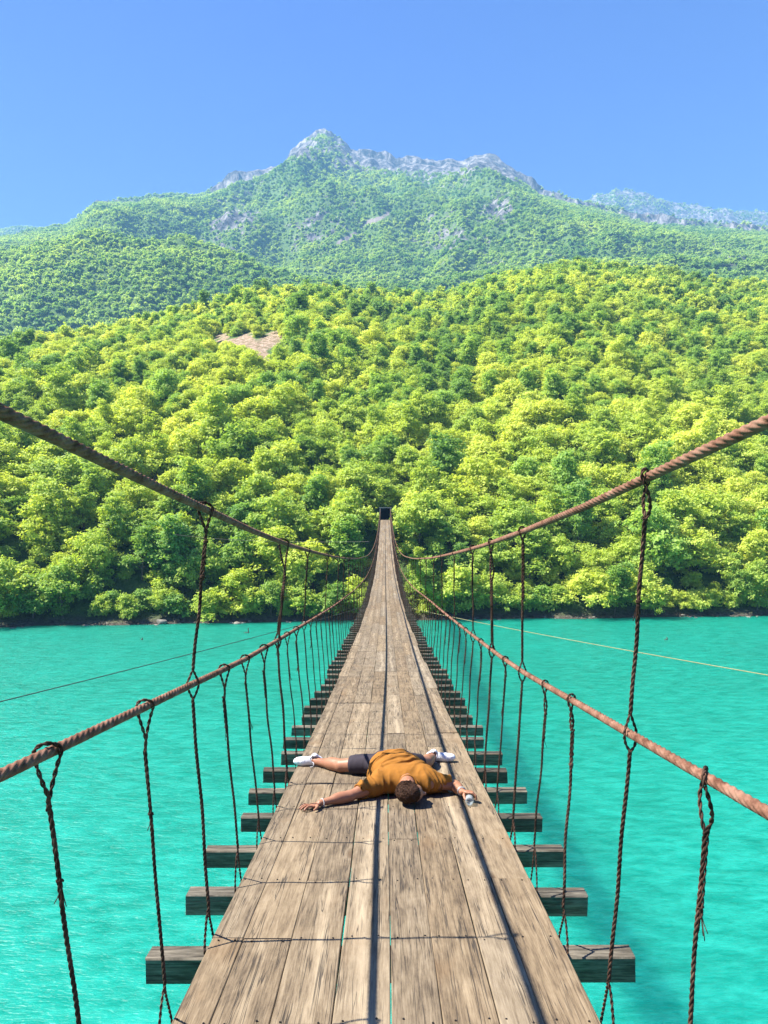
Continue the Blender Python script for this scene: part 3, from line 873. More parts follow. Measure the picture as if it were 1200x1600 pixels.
# ---- cross beams
def beam(g, k):
    y = ybeam(k); zc = float(deck(y)) - BT - 0.006
    r = random.Random(900 + k)
    l = 1.17 + r.uniform(-0.05, 0.06); rr = 1.19 + r.uniform(-0.05, 0.06)
    if k == 0: l, rr = 1.16, 1.21
    hh = r.uniform(0.105, 0.13); wy = r.uniform(0.05, 0.06)
    rnd = r.random()
    tilt = r.uniform(-0.012, 0.012)
    n = 13
    xs = np.linspace(-l, rr, n)
    c = 0.006
    sec = [(-wy + c, 0), (wy - c, 0), (wy, -c), (wy, -hh + c), (wy - c, -hh), (-wy + c, -hh), (-wy, -hh + c), (-wy, -c)]
    V = []; gc = []; wu = []
    slope = -0.1 if y < 20 else 0
    for i, x in enumerate(xs):
        for (dy, dz) in sec:
            je = r.uniform(-0.006, 0.006) if i in (0, n - 1) else 0
            sag = -0.004 if abs(x) > 0.9 else 0
            V.append((x + float(xc(y)) + je, y + dy + tilt * x, zc + dz + sag * 0 + slope * dy * 0 - 0.004))
            gc.append((dy - dz + rnd * 31, x + rnd * 77, rnd * 9 + dz)); wu.append(dy * 5)
    V = np.array(V); kk = 8
    i = np.arange(n - 1)[:, None] * kk; j = np.arange(kk)[None, :]; j2 = (j + 1) % kk
    F = np.stack([i + j2, i + j, i + kk + j, i + kk + j2], -1).reshape(-1, 4)
    g.add(V, F, 0, gc=gc, wu=wu, rnd=np.full(len(V), rnd))
    g.f.setdefault(8, []).extend([np.array([list(range(8))]) + g.n - len(V), np.array([list(range(7, -1, -1))]) + g.n - kk])
    g.m.setdefault(8, []).extend([np.zeros(1), np.zeros(1)])
K0, K1 = -8, int((131 - Y0B) / SP)
for k in range(-2, 98):
    g = Geo(); beam(g, k); bridge_part(g, 'crossbeam', [M['beam_wood']], smooth=False)
g = Geo()
for k in list(range(K0, -2)) + list(range(98, K1 + 1)):
    beam(g, k)
o = bridge_part(g, 'far_crossbeams', [M['beam_wood']], smooth=False); o['kind'] = 'stuff'

# ---- main cables and hand cables
def cable(name, fx, fz, rad, pitch, sgn, ya=-3.4, yb=131.2):
    ysn = np.arange(ya, 17, 0.010); ysf = np.arange(17, yb + 0.4, 0.6)
    ys = np.concatenate([ysn, ysf])
    P = np.column_stack([fx(ys), ys, fz(ys)])
    T = np.gradient(P, axis=0); T /= np.linalg.norm(T, axis=1)[:, None]
    up = np.array([0, 0, 1.0]); S = np.cross(T, up); S /= np.linalg.norm(S, axis=1)[:, None]; W = np.cross(S, T)
    n = 54
    a = np.arange(n) * 2 * np.pi / n
    am = np.where(ys < 17, 1.0, 0.0)
    tw = sgn * 2 * np.pi * ys / pitch
    q6 = np.mod(a[None, :] - tw[:, None], np.pi / 3) - np.pi / 6
    lob = (2 / 3 * np.cos(q6) + np.sqrt(np.maximum(1 / 9 - (2 / 3 * np.sin(q6)) ** 2, 0)))
    fray = 1 + 0.012 * np.sin(ys * 33)[:, None] * am[:, None]
    rr = rad * (1 - am[:, None] + am[:, None] * lob) * fray
    V = P[:, None, :] + rr[:, :, None] * (np.cos(a)[None, :, None] * S[:, None, :] + np.sin(a)[None, :, None] * W[:, None, :])
    m = len(ys)
    i = np.arange(m - 1)[:, None] * n; j = np.arange(n)[None, :]; j2 = (j + 1) % n
    F = np.stack([i + j, i + j2, i + n + j2, i + n + j], -1).reshape(-1, 4)
    g = Geo(); g.add(V.reshape(-1, 3), F)
    return bridge_part(g, name, [M['cable']])
for sd in (-1, 1):
    cable('main_cable', lambda y, s=sd: xu(y, s), lambda y, s=sd: deck(y) + hu(y) + (0.035 * np.interp(y, [0, 2, 3.6], [1, 1, 0]) if s > 0 else 0), 0.0195, 0.28, -sd)
    cable('hand_cable', lambda y, s=sd: xl(y, s), lambda y, s=sd: deck(y) + hl(y, s), 0.0172, 0.25, -sd)

# ---- hangers
def twist(g, P, rs, rh, pitch, ns=3, n=6, ph0=0.0):
    """a rope of ns strands wound round the path P"""
    P = np.asarray(P, float)
    seg = np.linalg.norm(np.diff(P, axis=0), axis=1); s = np.concatenate([[0], np.cumsum(seg)])
    st = np.arange(0, s[-1], min(0.012, pitch / 7)); st = np.append(st, s[-1])
    Q = np.column_stack([np.interp(st, s, P[:, i]) for i in range(3)])
    T = np.gradient(Q, axis=0); T /= np.linalg.norm(T, axis=1)[:, None]
    ref = np.array([0, 1.0, 0.15])
    A = np.cross(T, ref); A /= np.linalg.norm(A, axis=1)[:, None]; B = np.cross(T, A)
    for k in range(ns):
        th = 2 * np.pi * (st / pitch + k / ns) + ph0
        g.tube(Q + rh * (np.cos(th)[:, None] * A + np.sin(th)[:, None] * B), rs, n)

def smooth_path(pts, n=6):
    pts = np.asarray(pts, float)
    out = []
    P = np.vstack([2 * pts[0] - pts[1], pts, 2 * pts[-1] - pts[-2]])
    for i in range(1, len(P) - 2):
        for t_ in np.arange(n) / n:
            a, b, c, d = P[i - 1:i + 3]
            out.append(0.5 * ((2 * b) + (-a + c) * t_ + (2 * a - 5 * b + 4 * c - d) * t_ ** 2 + (-a + 3 * b - 3 * c + d) * t_ ** 3))
    out.append(pts[-1])
    return np.array(out)

def loop_over(cx, cy, cz, R0, drop, spread, r, slope):
    """path of the eye: from the throat below up, over the cable and back down"""
    s = spread
    pts = [(cx, cy, cz - drop), (cx + 0.2 * s, cy - 0.45 * s, cz - drop * 0.72), (cx - 0.2 * R0, cy - s, cz - drop * 0.36 - slope * -s), (cx - R0, cy - s * 0.98, cz - 0.002 + slope * -s), (cx - R0 * 0.8, cy - s * 0.8, cz + R0 * 0.8 + slope * -s),
           (cx, cy - s * 0.1, cz + R0 * 1.12), (cx + R0 * 0.8, cy + s * 0.7, cz + R0 * 0.7 + slope * s), (cx + R0, cy + s * 0.95, cz + slope * s), (cx + 0.3 * R0, cy + s, cz - drop * 0.36 + slope * s), (cx, cy + 0.5 * s, cz - drop * 0.72), (cx, cy, cz - drop)]
    return smooth_path(pts, 5)

def hanger(k, side, tall, detail):
    r = random.Random(5000 + k * 7 + (side > 0) * 3)
    yb = ybeam(k)
    yt = yb + r.uniform(-0.07, 0.07)
    yt = {(-2, -1): 2.10, (-1, -1): 2.94, (0, -1): 3.68, (1, -1): 4.37, (-2, 1): 2.19, (-1, 1): 2.80, (0, 1): 3.74, (1, 1): 4.35, (2, 1): 5.08}.get((k, side), yt)
    double = tall and ((k == 4))
    edge = float(xc(yb)) + side * (float(hw(yb)) + 0.018)
    zd = float(deck(yb))
    xt = float(xl(yt, side)); zl = float(deck(yt)) + float(hl(yt, side))
    xtu = float(xu(yt, side)); zu = float(deck(yt)) + float(hu(yt)) + (0.035 * float(np.interp(yt, [0, 2, 3.6], [1, 1, 0])) if side > 0 else 0)
    rs = 0.0037 * r.uniform(0.9, 1.1) * (1.35 if double else 1.0) * (1.12 if tall else 1)
    fork_z = zd + r.uniform(0.13, 0.22)
    g = Geo()
    top_x, top_z = (xtu, zu) if tall else (xt, zl)
    rcab = 0.0205 if tall else 0.0172
    drop = (r.uniform(0.13, 0.2) if not double else 0.36)
    spread = r.uniform(0.022, 0.034) if not double else 0.085
    if tall and k == -1 and side > 0: drop, spread = 0.16, 0.045
    if k == -2 and side > 0: drop, spread = 0.17, 0.05
    # a straight rope with small bends
    def line(za, zb, n=10, x_a=None, x_b=None):
        out = []
        for i in range(n + 1):
            q = i / n; z = za + (zb - za) * q
            x = x_a + (x_b - x_a) * q; y = yt + (yb - yt) * ((top_z - z) / (top_z - zd))
            e = math.sin(q * math.pi)
            out.append((x + e * ax * math.sin(q * 9 + ph), y + e * ay * math.sin(q * 7 + ph2), z))
        return smooth_path(out, 4)
    ax, ay = r.uniform(0.001, 0.006), r.uniform(0.002, 0.011); ph, ph2 = r.uniform(0, 6), r.uniform(0, 6)
    fx = edge + side * 0.004
    if detail:
        if tall:
            # down to the hand cable, open round it, on to the deck
            x1 = xt; gapz = 0.075
            ym = yt + (yb - yt) * ((top_z - zl) / (top_z - zd))
            twist(g, line(top_z - drop, zl + gapz, 10, top_x, x1), rs, rs * 1.12, 0.075, 3)
            for sg in (-1, 1):
                eye = smooth_path([(x1, ym, zl + gapz), (x1 + sg * 0.014, ym + sg * 0.006, zl + gapz * 0.5), (x1 + sg * 0.0265, ym + sg * 0.012, zl), (x1 + sg * 0.016, ym - sg * 0.006, zl - gapz * 0.6), (x1, ym, zl - gapz)], 6)
                twist(g, eye, rs * 0.8, rs * 0.7, 0.05, 2)
            twist(g, line(zl - gapz, fork_z, 10, x1, fx), rs, rs * 1.12, 0.075, 3)
        else:
            twist(g, line(top_z - drop, fork_z, 10, top_x, fx), rs, rs * 1.12, 0.07, 3)
        # inverted fork at the foot, round the beam
        for sg in (-1, 1):
            leg = smooth_path([(fx, yb, fork_z), (fx + side * 0.004, yb + sg * 0.03, fork_z - 0.06), (fx, yb + sg * 0.078, zd + 0.005), (fx - side * 0.01, yb + sg * 0.083, zd - 0.07), (fx - side * 0.016, yb + sg * 0.07, zd - 0.172), (fx - side * 0.018, yb + sg * 0.001, zd - 0.19)], 4)
            twist(g, leg, rs * 0.85, rs * 0.8, 0.05, 2)
    else:
        n = 5
        g.tube(line(top_z - 0.03, zd - 0.1, 3, top_x, fx), rs * 2.0, n)
        g.tube(np.array([(top_x - 0.0, yt - 0.02, top_z + rcab), (top_x, yt, top_z - 0.16), (top_x, yt + 0.03, top_z + rcab)]), rs * 1.3, 4)
    if tall and not detail:
        pass
    h = g
    kids = []
    if detail:
        g2 = Geo()
        lp = loop_over(top_x, yt, top_z, rcab + rs * 2.0, drop, spread, rs, -0.1)
        twist(g2, lp, rs * 0.95, rs, 0.06, 2)
        if tall and not double and k != -1:
            pass
        kids.append(('top_loop', g2))
        # wrapped splice with the loose tail of the rope
        g3 = Geo()
        L = r.uniform(0.16, 0.3) if not double else 0.5
        if tall: L *= 1.2
        za = top_z - drop + 0.015; zb = za - L
        tgt = xt if tall else fx
        def xz(z): return top_x + (tgt - top_x) * ((top_z - drop - z) / (top_z - drop - (zl if tall else fork_z)))
        def yz(z): return yt + (yb - yt) * ((top_z - z) / (top_z - zd))
        zs = np.linspace(za, zb, 8)
        side_off = r.choice((-1, 1)) * rs * 1.5
        Pq = np.array([(xz(z) + side_off, yz(z) - rs * 1.6, z) for z in zs])
        twist(g3, Pq, rs * 0.8, rs * 0.9, 0.06, 2 if not double else 3)
        for zc in r.choice(((za - 0.01, zb + 0.02), (zb + 0.03,), (za - 0.02,), (za - 0.01, za + (zb - za) * r.uniform(0.3, 0.7), zb + 0.02))):
            for w in range(r.choice((1, 2, 3))):
                zz = zc - w * rs * 0.9
                a = np.linspace(0, 2 * np.pi, 15)
                rr = rs * 2.7
                ring = np.column_stack([xz(zz) + side_off * 0.5 + rr * np.cos(a), yz(zz) - rs * 0.7 + rr * np.sin(a), np.full(15, zz) + a * 0.0006])
                g3.tube(ring, rs * 0.42, 5, cap=False)
        if r.random() < 0.6 or k in (-1, -2, 1):
            for w in range(5):
                dx, dy = r.uniform(-0.02, 0.02), r.uniform(-0.02, 0.012)
                q0 = np.array((xz(zb) + side_off, yz(zb) - rs * 1.6, zb + 0.02))
                g3.tube(smooth_path([q0, q0 + (dx * 0.4, dy * 0.4, -0.03), q0 + (dx, dy, -0.05 - r.uniform(0, 0.03))], 3), [rs * 0.4] * 7, 4)
        kids.append(('splice_wrap', g3))
    return g, kids

TALL_L = {0, 4, 7, 11, 15}; TALL_R = {-1, 2, 4, 6, 9, 12}
k = 18
while k < K1:
    TALL_L.add(k); k += R.choice((2, 3, 3, 4))
k = 15
while k < K1:
    TALL_R.add(k); k += R.choice((2, 3, 3, 4))
for k in (-4, -7): TALL_L.add(k); TALL_R.add(k)
hang = [(abs(ybeam(k)), k, s) for k in range(-7, K1) for s in (-1, 1)]
hang.sort()
gm = Geo()
for idx, (_, k, s) in enumerate(hang):
    tall = k in (TALL_L if s < 0 else TALL_R)
    det = -4 <= k < 24
    g, kids = hanger(k, s, tall, det)
    if idx < 100:
        o = bridge_part(g, 'hanger_rope', [M['hanger']])
        if det and k < 12:
            for nm, gg in kids: bridge_part(gg, nm, [M['hanger']], o)
        else:
            for nm, gg in kids: bridge_part(gg, nm, [M['hanger']], o)
    else:
        off = gm.n
        for gg in [g] + [q[1] for q in kids]:
            base_n = gm.n
            gm.v.extend(gg.v)
            for kk in gg.f:
                gm.f.setdefault(kk, []).extend([f + base_n for f in gg.f[kk]]); gm.m.setdefault(kk, []).extend(gg.m[kk])
            gm.n += gg.n
o = bridge_part(gm, 'far_hanger_ropes', [M['hanger']]); o['kind'] = 'stuff'

# ---- gateway at the far end
zend = float(deck(131.2)); xe = float(xc(131.2))
gw = empty('gateway_tower', (xe, 131.9, zend))
tag(gw, 'small concrete gateway with dark opening at the far end of the bridge', 'gateway')
g = Geo(); g.box((-0.93, 0, 0.2 - 3.2), (0.09, 0.13, 5.1)); g.build('post', [M['concrete']], gw, False, 0.02)
g = Geo(); g.box((0.93, 0, 0.2 - 3.2), (0.09, 0.13, 5.1)); g.build('post', [M['concrete']], gw, False, 0.02)
g = Geo(); g.box((0, 0, 2.17), (1.12, 0.16, 0.07)); g.build('lintel', [M['concrete']], gw, False, 0.02)
g = Geo(); g.box((0, 0.0, -3.7), (0.837, 0.45, 3.6)); g.box((0, 2.8, -4.2), (1.2, 2.34, 4.04)); g.build('abutment', [M['concrete']], gw, False, 0.02)
g = Geo(); g.box((-1.02, 2.6, 0.95), (0.07, 2.4, 1.05)); g.box((1.02, 2.6, 0.95), (0.07, 2.4, 1.05)); g.box((0, 5.07, 0.95), (1.09, 0.07, 1.05)); g.build('shade_box_wall', [M['shade']], gw, False)  # added box behind the gateway, coloured dark to give the opening its shade
g = Geo(); g.box((0, 2.63, 2.08), (1.12, 2.42, 0.075)); g.build('shade_box_roof', [M['shade']], gw, False)  # lid of the added box, same painted shade
g = Geo(); g.box((0, 2.75, -0.1), (0.94, 2.2, 0.05)); g.build('threshold', [M['concrete']], gw, False)

# ---- stay wires
def stay(name, a, b, sag, rad, mat, label):
    q = np.linspace(0, 1, 40)[:, None]
    P = np.array(a) * (1 - q) + np.array(b) * q
    P[:, 2] -= sag * 4 * (q * (1 - q))[:, 0]
    g = Geo(); g.tube(P, rad, 6)
    o = g.build(name, [mat]); tag(o, label, 'wire')
    return o
M['wire_y'] = simple('yellowed_wire', (0.22, 0.20, 0.09), 0.6, nscale=20)
M['wire_d'] = simple('dark_wire', (0.06, 0.045, 0.035), 0.6, nscale=20)
stay('stay_wire', (-1.19, 34.6, float(deck(34.6)) - 0.08), (-14.2, -8, CZ - 2.2), 0.25, 0.011, M['wire_d'], 'thin dark stay wire running low over the water to the left of the bridge')
stay('stay_wire', (1.28, 34.6, float(deck(34.6)) - 0.08), (14.5, -8, CZ - 1.2), 0.25, 0.011, M['wire_y'], 'thin yellowish stay wire running low over the water to the right of the bridge')
stay('stay_wire', (-1.2, 60, CZ - 2.4), (-33, 116, 14), 0.4, 0.02, M['wire_d'], 'faint grey wire in front of the trees left of the bridge')

# ------------------------------------------------------------------ bank details
def rock_mesh(seed):
    r = np.random.default_rng(seed)
    bm = bmesh.new(); bmesh.ops.create_icosphere(bm, subdivisions=3, radius=1.0)
    pl = [(Vector(r.normal(size=3)).normalized(), r.uniform(0.45, 0.85)) for _ in range(9)]
    for v in bm.verts:
        for nrm, d in pl:
            e = v.co.dot(nrm) - d
            if e > 0: v.co -= nrm * e * 0.92
        v.co *= 1 + 0.04 * float(fbm(np.array([v.co.x * 3]), np.array([v.co.y * 3 + v.co.z * 2]), seed, 3)[0])
    me = bpy.data.meshes.new('shore_rock'); bm.to_mesh(me); bm.free(); me.materials.append(M['rock'])
    return me
RM = [rock_mesh(s) for s in range(5)]
rk = []
for i in range(31):
    px = R.uniform(5, 1195)
    if abs(px - 600) < 16: continue
    rk.append((px, R.uniform(0.18, 0.55)))
rk += [(252, 1.0), (245, 0.5), (362, 0.6), (372, 0.75), (381, 0.5), (390, 0.42), (20, 0.6)]
rk.sort()
for n_, (px, s) in enumerate(rk):
    y = float(np.interp(px, PX, YS)) + R.uniform(-0.9, 0.5); x = (px - 600) / F_PX * y
    z = float(grid_at(Z, np.array([x]), np.array([y]))[0])
    o = link(bpy.data.objects.new('shore_rock', RM[n_ % 5]))
    o.location = (x, y, max(z, -0.1) + 0.1 * s); o.scale = (s, s * 0.8, s * 0.55); o.rotation_euler = (0, 0, R.uniform(0, 6))
    rk_o = globals().setdefault('ROCKS', []); rk_o.append((px, s, o))
cl = sum(1 for q in ROCKS if q[0] < 600)
for i_, (px, s, o) in enumerate(ROCKS):
    k_ = cl - i_ if px < 600 else i_ - cl + 1
    sz = 'large' if s > 0.6 else ('small' if s < 0.32 else 'middle-sized')
    tag(o, '%s grey rock, %s %s of the bridge along the far waterline' % (sz, (ORD + ['twenty-first', 'twenty-second', 'twenty-third', 'twenty-fourth', 'twenty-fifth', 'twenty-sixth'])[k_ - 1], 'left' if px < 600 else 'right'), 'rock', 'rocks along the far waterline')
def stick(px, py, h, lab):
    y = CZ * F_PX / (py - 800); x = (px - 600) / F_PX * y
    g = Geo()
    g.tube(smooth_path([(0, 0, -0.3), (0.03, 0, h * 0.4), (-0.02, 0.02, h * 0.75), (0.05, 0, h)], 4), np.linspace(0.09, 0.05, 13), 7)
    g.tube(smooth_path([(-0.9 * h, 0.1, 0.0), (-0.4 * h, 0, 0.06), (0.1, 0, 0.02)], 4), np.linspace(0.04, 0.07, 9), 6)
    o = g.build('driftwood', [M['bark']]); o.location = (x, y, 0)
    tag(o, lab, 'driftwood')
stick(388, 989, 0.75, 'upright dark snag poking out of the water left of the bridge')
stick(222, 1000, 0.28, 'small dark driftwood floating left, nearest the left edge of the river')
stick(1042, 1000, 0.4, 'small dark driftwood floating right of the bridge')

# PERSON_HERE
# ------------------------------------------------------------------ the person lying on the deck
def rotm(ex, ey=None):
    ex = np.array(ex, float); ex /= np.linalg.norm(ex)
    ey = np.array(ey if ey is not None else (0, 0, 1.0), float); ey -= ex * ex.dot(ey); ey /= np.linalg.norm(ey)
    return np.stack([ex, ey, np.cross(ex, ey)])
class Field:
    """signed distance grid: blended limbs become one continuous skin"""
    def __init__(s, lo, hi, h):
        s.lo = np.array(lo, float); s.h = h
        s.n = np.ceil((np.array(hi) - s.lo) / h).astype(int) + 1
        s.d = np.full(s.n, 0.1, np.float32)
        s.ax = [s.lo[i] + h * np.arange(s.n[i]) for i in range(3)]
    def _region(s, lo, hi):
        a = np.clip(np.floor((np.array(lo) - s.lo) / s.h).astype(int), 0, s.n)
        b = np.clip(np.ceil((np.array(hi) - s.lo) / s.h).astype(int) + 1, 0, s.n)
        sl = tuple(slice(a[i], b[i]) for i in range(3))
        X, Y, Zz = np.meshgrid(*[s.ax[i][sl[i]] for i in range(3)], indexing='ij')
        return sl, np.stack([X, Y, Zz], -1)
    def _min(s, sl, dn, k):
        a = s.d[sl]
        if k <= 0: s.d[sl] = np.minimum(a, dn); return
        h = np.clip(0.5 + 0.5 * (a - dn) / k, 0, 1)
        s.d[sl] = a * (1 - h) + dn * h - k * h * (1 - h)
    def cap(s, a, b, ra, rb=None, k=0.02, cut=False):
        a = np.array(a, float); b = np.array(b, float); rb = ra if rb is None else rb
        m = max(ra, rb) + 0.07
        sl, P = s._region(np.minimum(a, b) - m, np.maximum(a, b) + m)
        ab = b - a
        t_ = np.clip(((P - a) @ ab) / ab.dot(ab), 0, 1)
        d = np.linalg.norm(P - a - t_[..., None] * ab, axis=-1) - (ra + (rb - ra) * t_)
        if cut: s.d[sl] = np.maximum(s.d[sl], -d)
        else: s._min(sl, d, k)
    def ell(s, c, r, M_=None, k=0.02):
        c = np.array(c, float); r = np.array(r, float); m = r.max() + 0.07
        sl, P = s._region(c - m, c + m)
        q = P - c
        if M_ is not None: q = q @ M_.T
        k0 = np.linalg.norm(q / r, axis=-1); k1 = np.linalg.norm(q / r ** 2, axis=-1) + 1e-9
        s._min(sl, k0 * (k0 - 1) / k1, k)
    def chain(s, pts, rs, k=0.004):
        for i in range(len(pts) - 1): s.cap(pts[i], pts[i + 1], rs[i], rs[i + 1], k)
    def plane(s, p, nrm, region=None):
        """keep the side the normal points away from"""
        nrm = np.array(nrm, float); nrm /= np.linalg.norm(nrm)
        lo, hi = region if region else (s.lo, s.lo + s.n * s.h)
        sl, P = s._region(lo, hi)
        s.d[sl] = np.maximum(s.d[sl], (P - np.array(p)) @ nrm)
    def disp(s, fn):
        sl, P = s._region(s.lo, s.lo + s.n * s.h)
        s.d[sl] += fn(P).astype(np.float32)
    def mesh(s):
        d = s.d; ins = d < 0
        nx, ny, nz_ = d.shape
        c = np.zeros((nx - 1, ny - 1, nz_ - 1), np.uint8)
        for dx in (0, 1):
            for dy in (0, 1):
                for dz in (0, 1):
                    c += ins[dx:nx - 1 + dx, dy:ny - 1 + dy, dz:nz_ - 1 + dz]
        act = (c > 0) & (c < 8)
        idx = -np.ones(act.shape, int); A = np.argwhere(act); idx[act] = np.arange(len(A))
        acc = np.zeros((len(A), 3)); cnt = np.zeros(len(A))
        cor = [(x, y, z) for x in (0, 1) for y in (0, 1) for z in (0, 1)]
        for p in cor:
            for q in cor:
                if sum(q) - sum(p) != 1 or any(q[i] < p[i] for i in range(3)): continue
                da = d[A[:, 0] + p[0], A[:, 1] + p[1], A[:, 2] + p[2]]; db = d[A[:, 0] + q[0], A[:, 1] + q[1], A[:, 2] + q[2]]
                m = (da < 0) != (db < 0)
                t_ = np.where(m, da / np.where(m, da - db, 1), 0)
                pos = np.array(p)[None] + t_[:, None] * (np.array(q) - np.array(p))[None]
                acc += pos * m[:, None]; cnt += m
        V = s.lo + (A + acc / cnt[:, None]) * s.h
        F = []
        for ax in range(3):
            o1, o2 = [(1, 2), (2, 0), (0, 1)][ax]
            sh = [slice(None)] * 3; sh2 = [slice(None)] * 3
            sh[ax] = slice(0, -1); sh2[ax] = slice(1, None)
            cr = ins[tuple(sh)] != ins[tuple(sh2)]
            E = np.argwhere(cr); E = E[(E[:, o1] > 0) & (E[:, o2] > 0) & (E[:, o1] < d.shape[o1] - 1) & (E[:, o2] < d.shape[o2] - 1)]
            e1 = np.zeros(3, int); e1[o1] = 1; e2 = np.zeros(3, int); e2[o2] = 1
            def I(q): return idx[q[:, 0], q[:, 1], q[:, 2]]
            quad = np.stack([I(E - e1 - e2), I(E - e2), I(E), I(E - e1)], -1)
            flip = ins[E[:, 0], E[:, 1], E[:, 2]]
            quad = np.where(flip[:, None], quad, quad[:, ::-1])
            F.append(quad[(quad >= 0).all(1)])
        return V, np.concatenate(F)
PO = Vector((0.12, 6.45, float(deck(6.45))))
def place(V):
    V = V.copy(); V[:, 2] += deck(V[:, 1]); return V - np.array(PO)
def fobj(fld, name, mat, parent, smooth_it=2):
    V, F = fld.mesh()
    o = np_obj(name, place(V), F, [mat], parent)
    if smooth_it:
        m = o.modifiers.new('smooth', 'SMOOTH'); m.iterations = smooth_it; m.factor = 0.4
    return o

t = NT('skin')
p = t.coord()
n = t.noise(p, 9, 4, 0.6)
t.base(t.ramp(n, [(0.3, (0.23, 0.098, 0.052)), (0.7, (0.33, 0.155, 0.088))])); t.rough(0.5); t.spec(0.35)
t.b.subsurface_method = 'RANDOM_WALK'; t.b.inputs['Subsurface Weight'].default_value = 0.12; t.b.inputs['Subsurface Radius'].default_value = (0.01, 0.004, 0.002); t.b.inputs['Subsurface Scale'].default_value = 1.0
t.bump(t.noise(p, 300, 3), 0.15, 0.001)
M['skin'] = t.m
t = NT('hair')
p = t.coord()
n = t.noise(t.vmul(p, (1, 0.35, 1)), 130, 4, 0.7, 1.2)
t.base(t.ramp(n, [(0.35, (0.010, 0.005, 0.003)), (0.6, (0.045, 0.020, 0.010)), (0.75, (0.10, 0.048, 0.024))])); t.rough(0.6); t.spec(0.12)
t.bump(n, 1.0, 0.006)
M['hair'] = t.m
M['shirt'] = simple('mustard_cotton', (0.25, 0.102, 0.015), 0.9, spec=0.2, nscale=14, namp=0.12, bump=0.35, bscale=420, bdist=0.0008)
M['shorts'] = simple('dark_cotton', (0.028, 0.022, 0.030), 0.85, spec=0.3, nscale=20, namp=0.3, bump=0.3, bscale=300, bdist=0.0008)
M['shoe'] = simple('white_shoe', (0.62, 0.62, 0.64), 0.6, nscale=30, namp=0.08, bump=0.4, bscale=260, bdist=0.001)
M['sole'] = simple('white_rubber', (0.56, 0.56, 0.58), 0.5, nscale=10, namp=0.05)
M['band'] = simple('pale_beads', (0.42, 0.40, 0.38), 0.4)
M['band_dark'] = simple('dark_band', (0.03, 0.025, 0.022), 0.5)

man = empty('person', PO)
tag(man, 'person lying face down, arms and legs spread, mustard t-shirt, dark shorts and white sneakers', 'person')

B = Field((-0.78, 5.60, -0.02), (0.84, 7.50, 0.27), 0.0052)
# torso core and neck
B.cap((0.18, 6.2, 0.115), (0.08, 6.72, 0.115), 0.10, 0.11)
B.cap((-0.01, 6.17, 0.105), (0.36, 6.17, 0.105), 0.062, 0.062, 0.04)
B.cap((0.205, 5.96, 0.100), (0.185, 6.14, 0.125), 0.058, 0.07, 0.03)
# skull and face, cheek on the boards, face towards +x
B.ell((0.200, 5.895, 0.098), (0.092, 0.108, 0.076), None, 0.02)
B.ell((0.245, 5.925, 0.088), (0.066, 0.088, 0.064), None, 0.03)
B.ell((0.262, 5.975, 0.080), (0.044, 0.050, 0.046), None, 0.025)      # jaw
B.cap((0.288, 6.000, 0.072), (0.292, 5.998, 0.085), 0.017, 0.017, 0.02)  # chin
B.cap((0.292, 5.893, 0.075), (0.288, 5.893, 0.118), 0.013, 0.010, 0.014)  # brow
B.cap((0.300, 5.905, 0.084), (0.327, 5.938, 0.080), 0.008, 0.0135, 0.008)  # nose
B.ell((0.312, 5.941, 0.090), (0.010, 0.008, 0.008), None, 0.005)
B.ell((0.302, 5.968, 0.082), (0.012, 0.006, 0.022), None, 0.004)         # upper lip
B.ell((0.300, 5.979, 0.082), (0.011, 0.006, 0.020), None, 0.004)
B.ell((0.276, 5.935, 0.125), (0.022, 0.026, 0.016), None, 0.016)         # cheek bone
B.ell((0.205, 5.925, 0.168), (0.020, 0.031, 0.010), rotm((1, 0.3, 0)), 0.004)   # ear
B.cap((0.207, 5.925, 0.181), (0.205, 5.935, 0.181), 0.008, 0.007, cut=True)
# eye socket hollow
B.cap((0.306, 5.910, 0.112), (0.304, 5.912, 0.116), 0.010, 0.010, cut=True)
B.ell((0.292, 5.911, 0.113), (0.0105, 0.0105, 0.0125), None, 0.0)
# his right arm, reaching to the viewer's left
B.cap((-0.02, 6.15, 0.100), (-0.275, 5.975, 0.052), 0.054, 0.042)
B.ell((-0.15, 6.06, 0.078), (0.10, 0.05, 0.045), rotm((-0.26, -0.17, 0)), 0.03)
B.cap((-0.275, 5.975, 0.050), (-0.505, 5.838, 0.032), 0.041, 0.026)
B.ell((-0.345, 5.935, 0.047), (0.085, 0.045, 0.041), rotm((-0.23, -0.14, 0)), 0.03)
dv = np.array([-0.85, -0.50, 0.0]); dv /= np.linalg.norm(dv); pv_ = np.array([0.50, -0.85, 0.0]); pv_ /= np.linalg.norm(pv_)
W = np.array([-0.505, 5.838, 0.030]); PC = W + dv * 0.055 + np.array([0, 0, -0.006])
B.ell(PC, (0.050, 0.041, 0.0165), rotm(dv, pv_), 0.014)
for off, ln, sp_, r0 in ((0.029, 0.070, 0.32, 0.0090), (0.010, 0.080, 0.08, 0.0092), (-0.010, 0.074, -0.12, 0.0088), (-0.028, 0.058, -0.34, 0.0080)):
    dd = dv * math.cos(sp_) + pv_ * math.sin(sp_)
    a = PC + dv * 0.036 + pv_ * off + np.array([0, 0, 0.003])
    B.chain([a, a + dd * ln * 0.50 + np.array([0, 0, 0.005]), a + dd * ln * 0.80 + np.array([0, 0, -0.003]), a + dd * ln + np.array([0, 0, -0.014])], [r0 * 1.08, r0, r0 * 0.93, r0 * 0.82], 0.003)
a = PC - dv * 0.018 + pv_ * 0.030
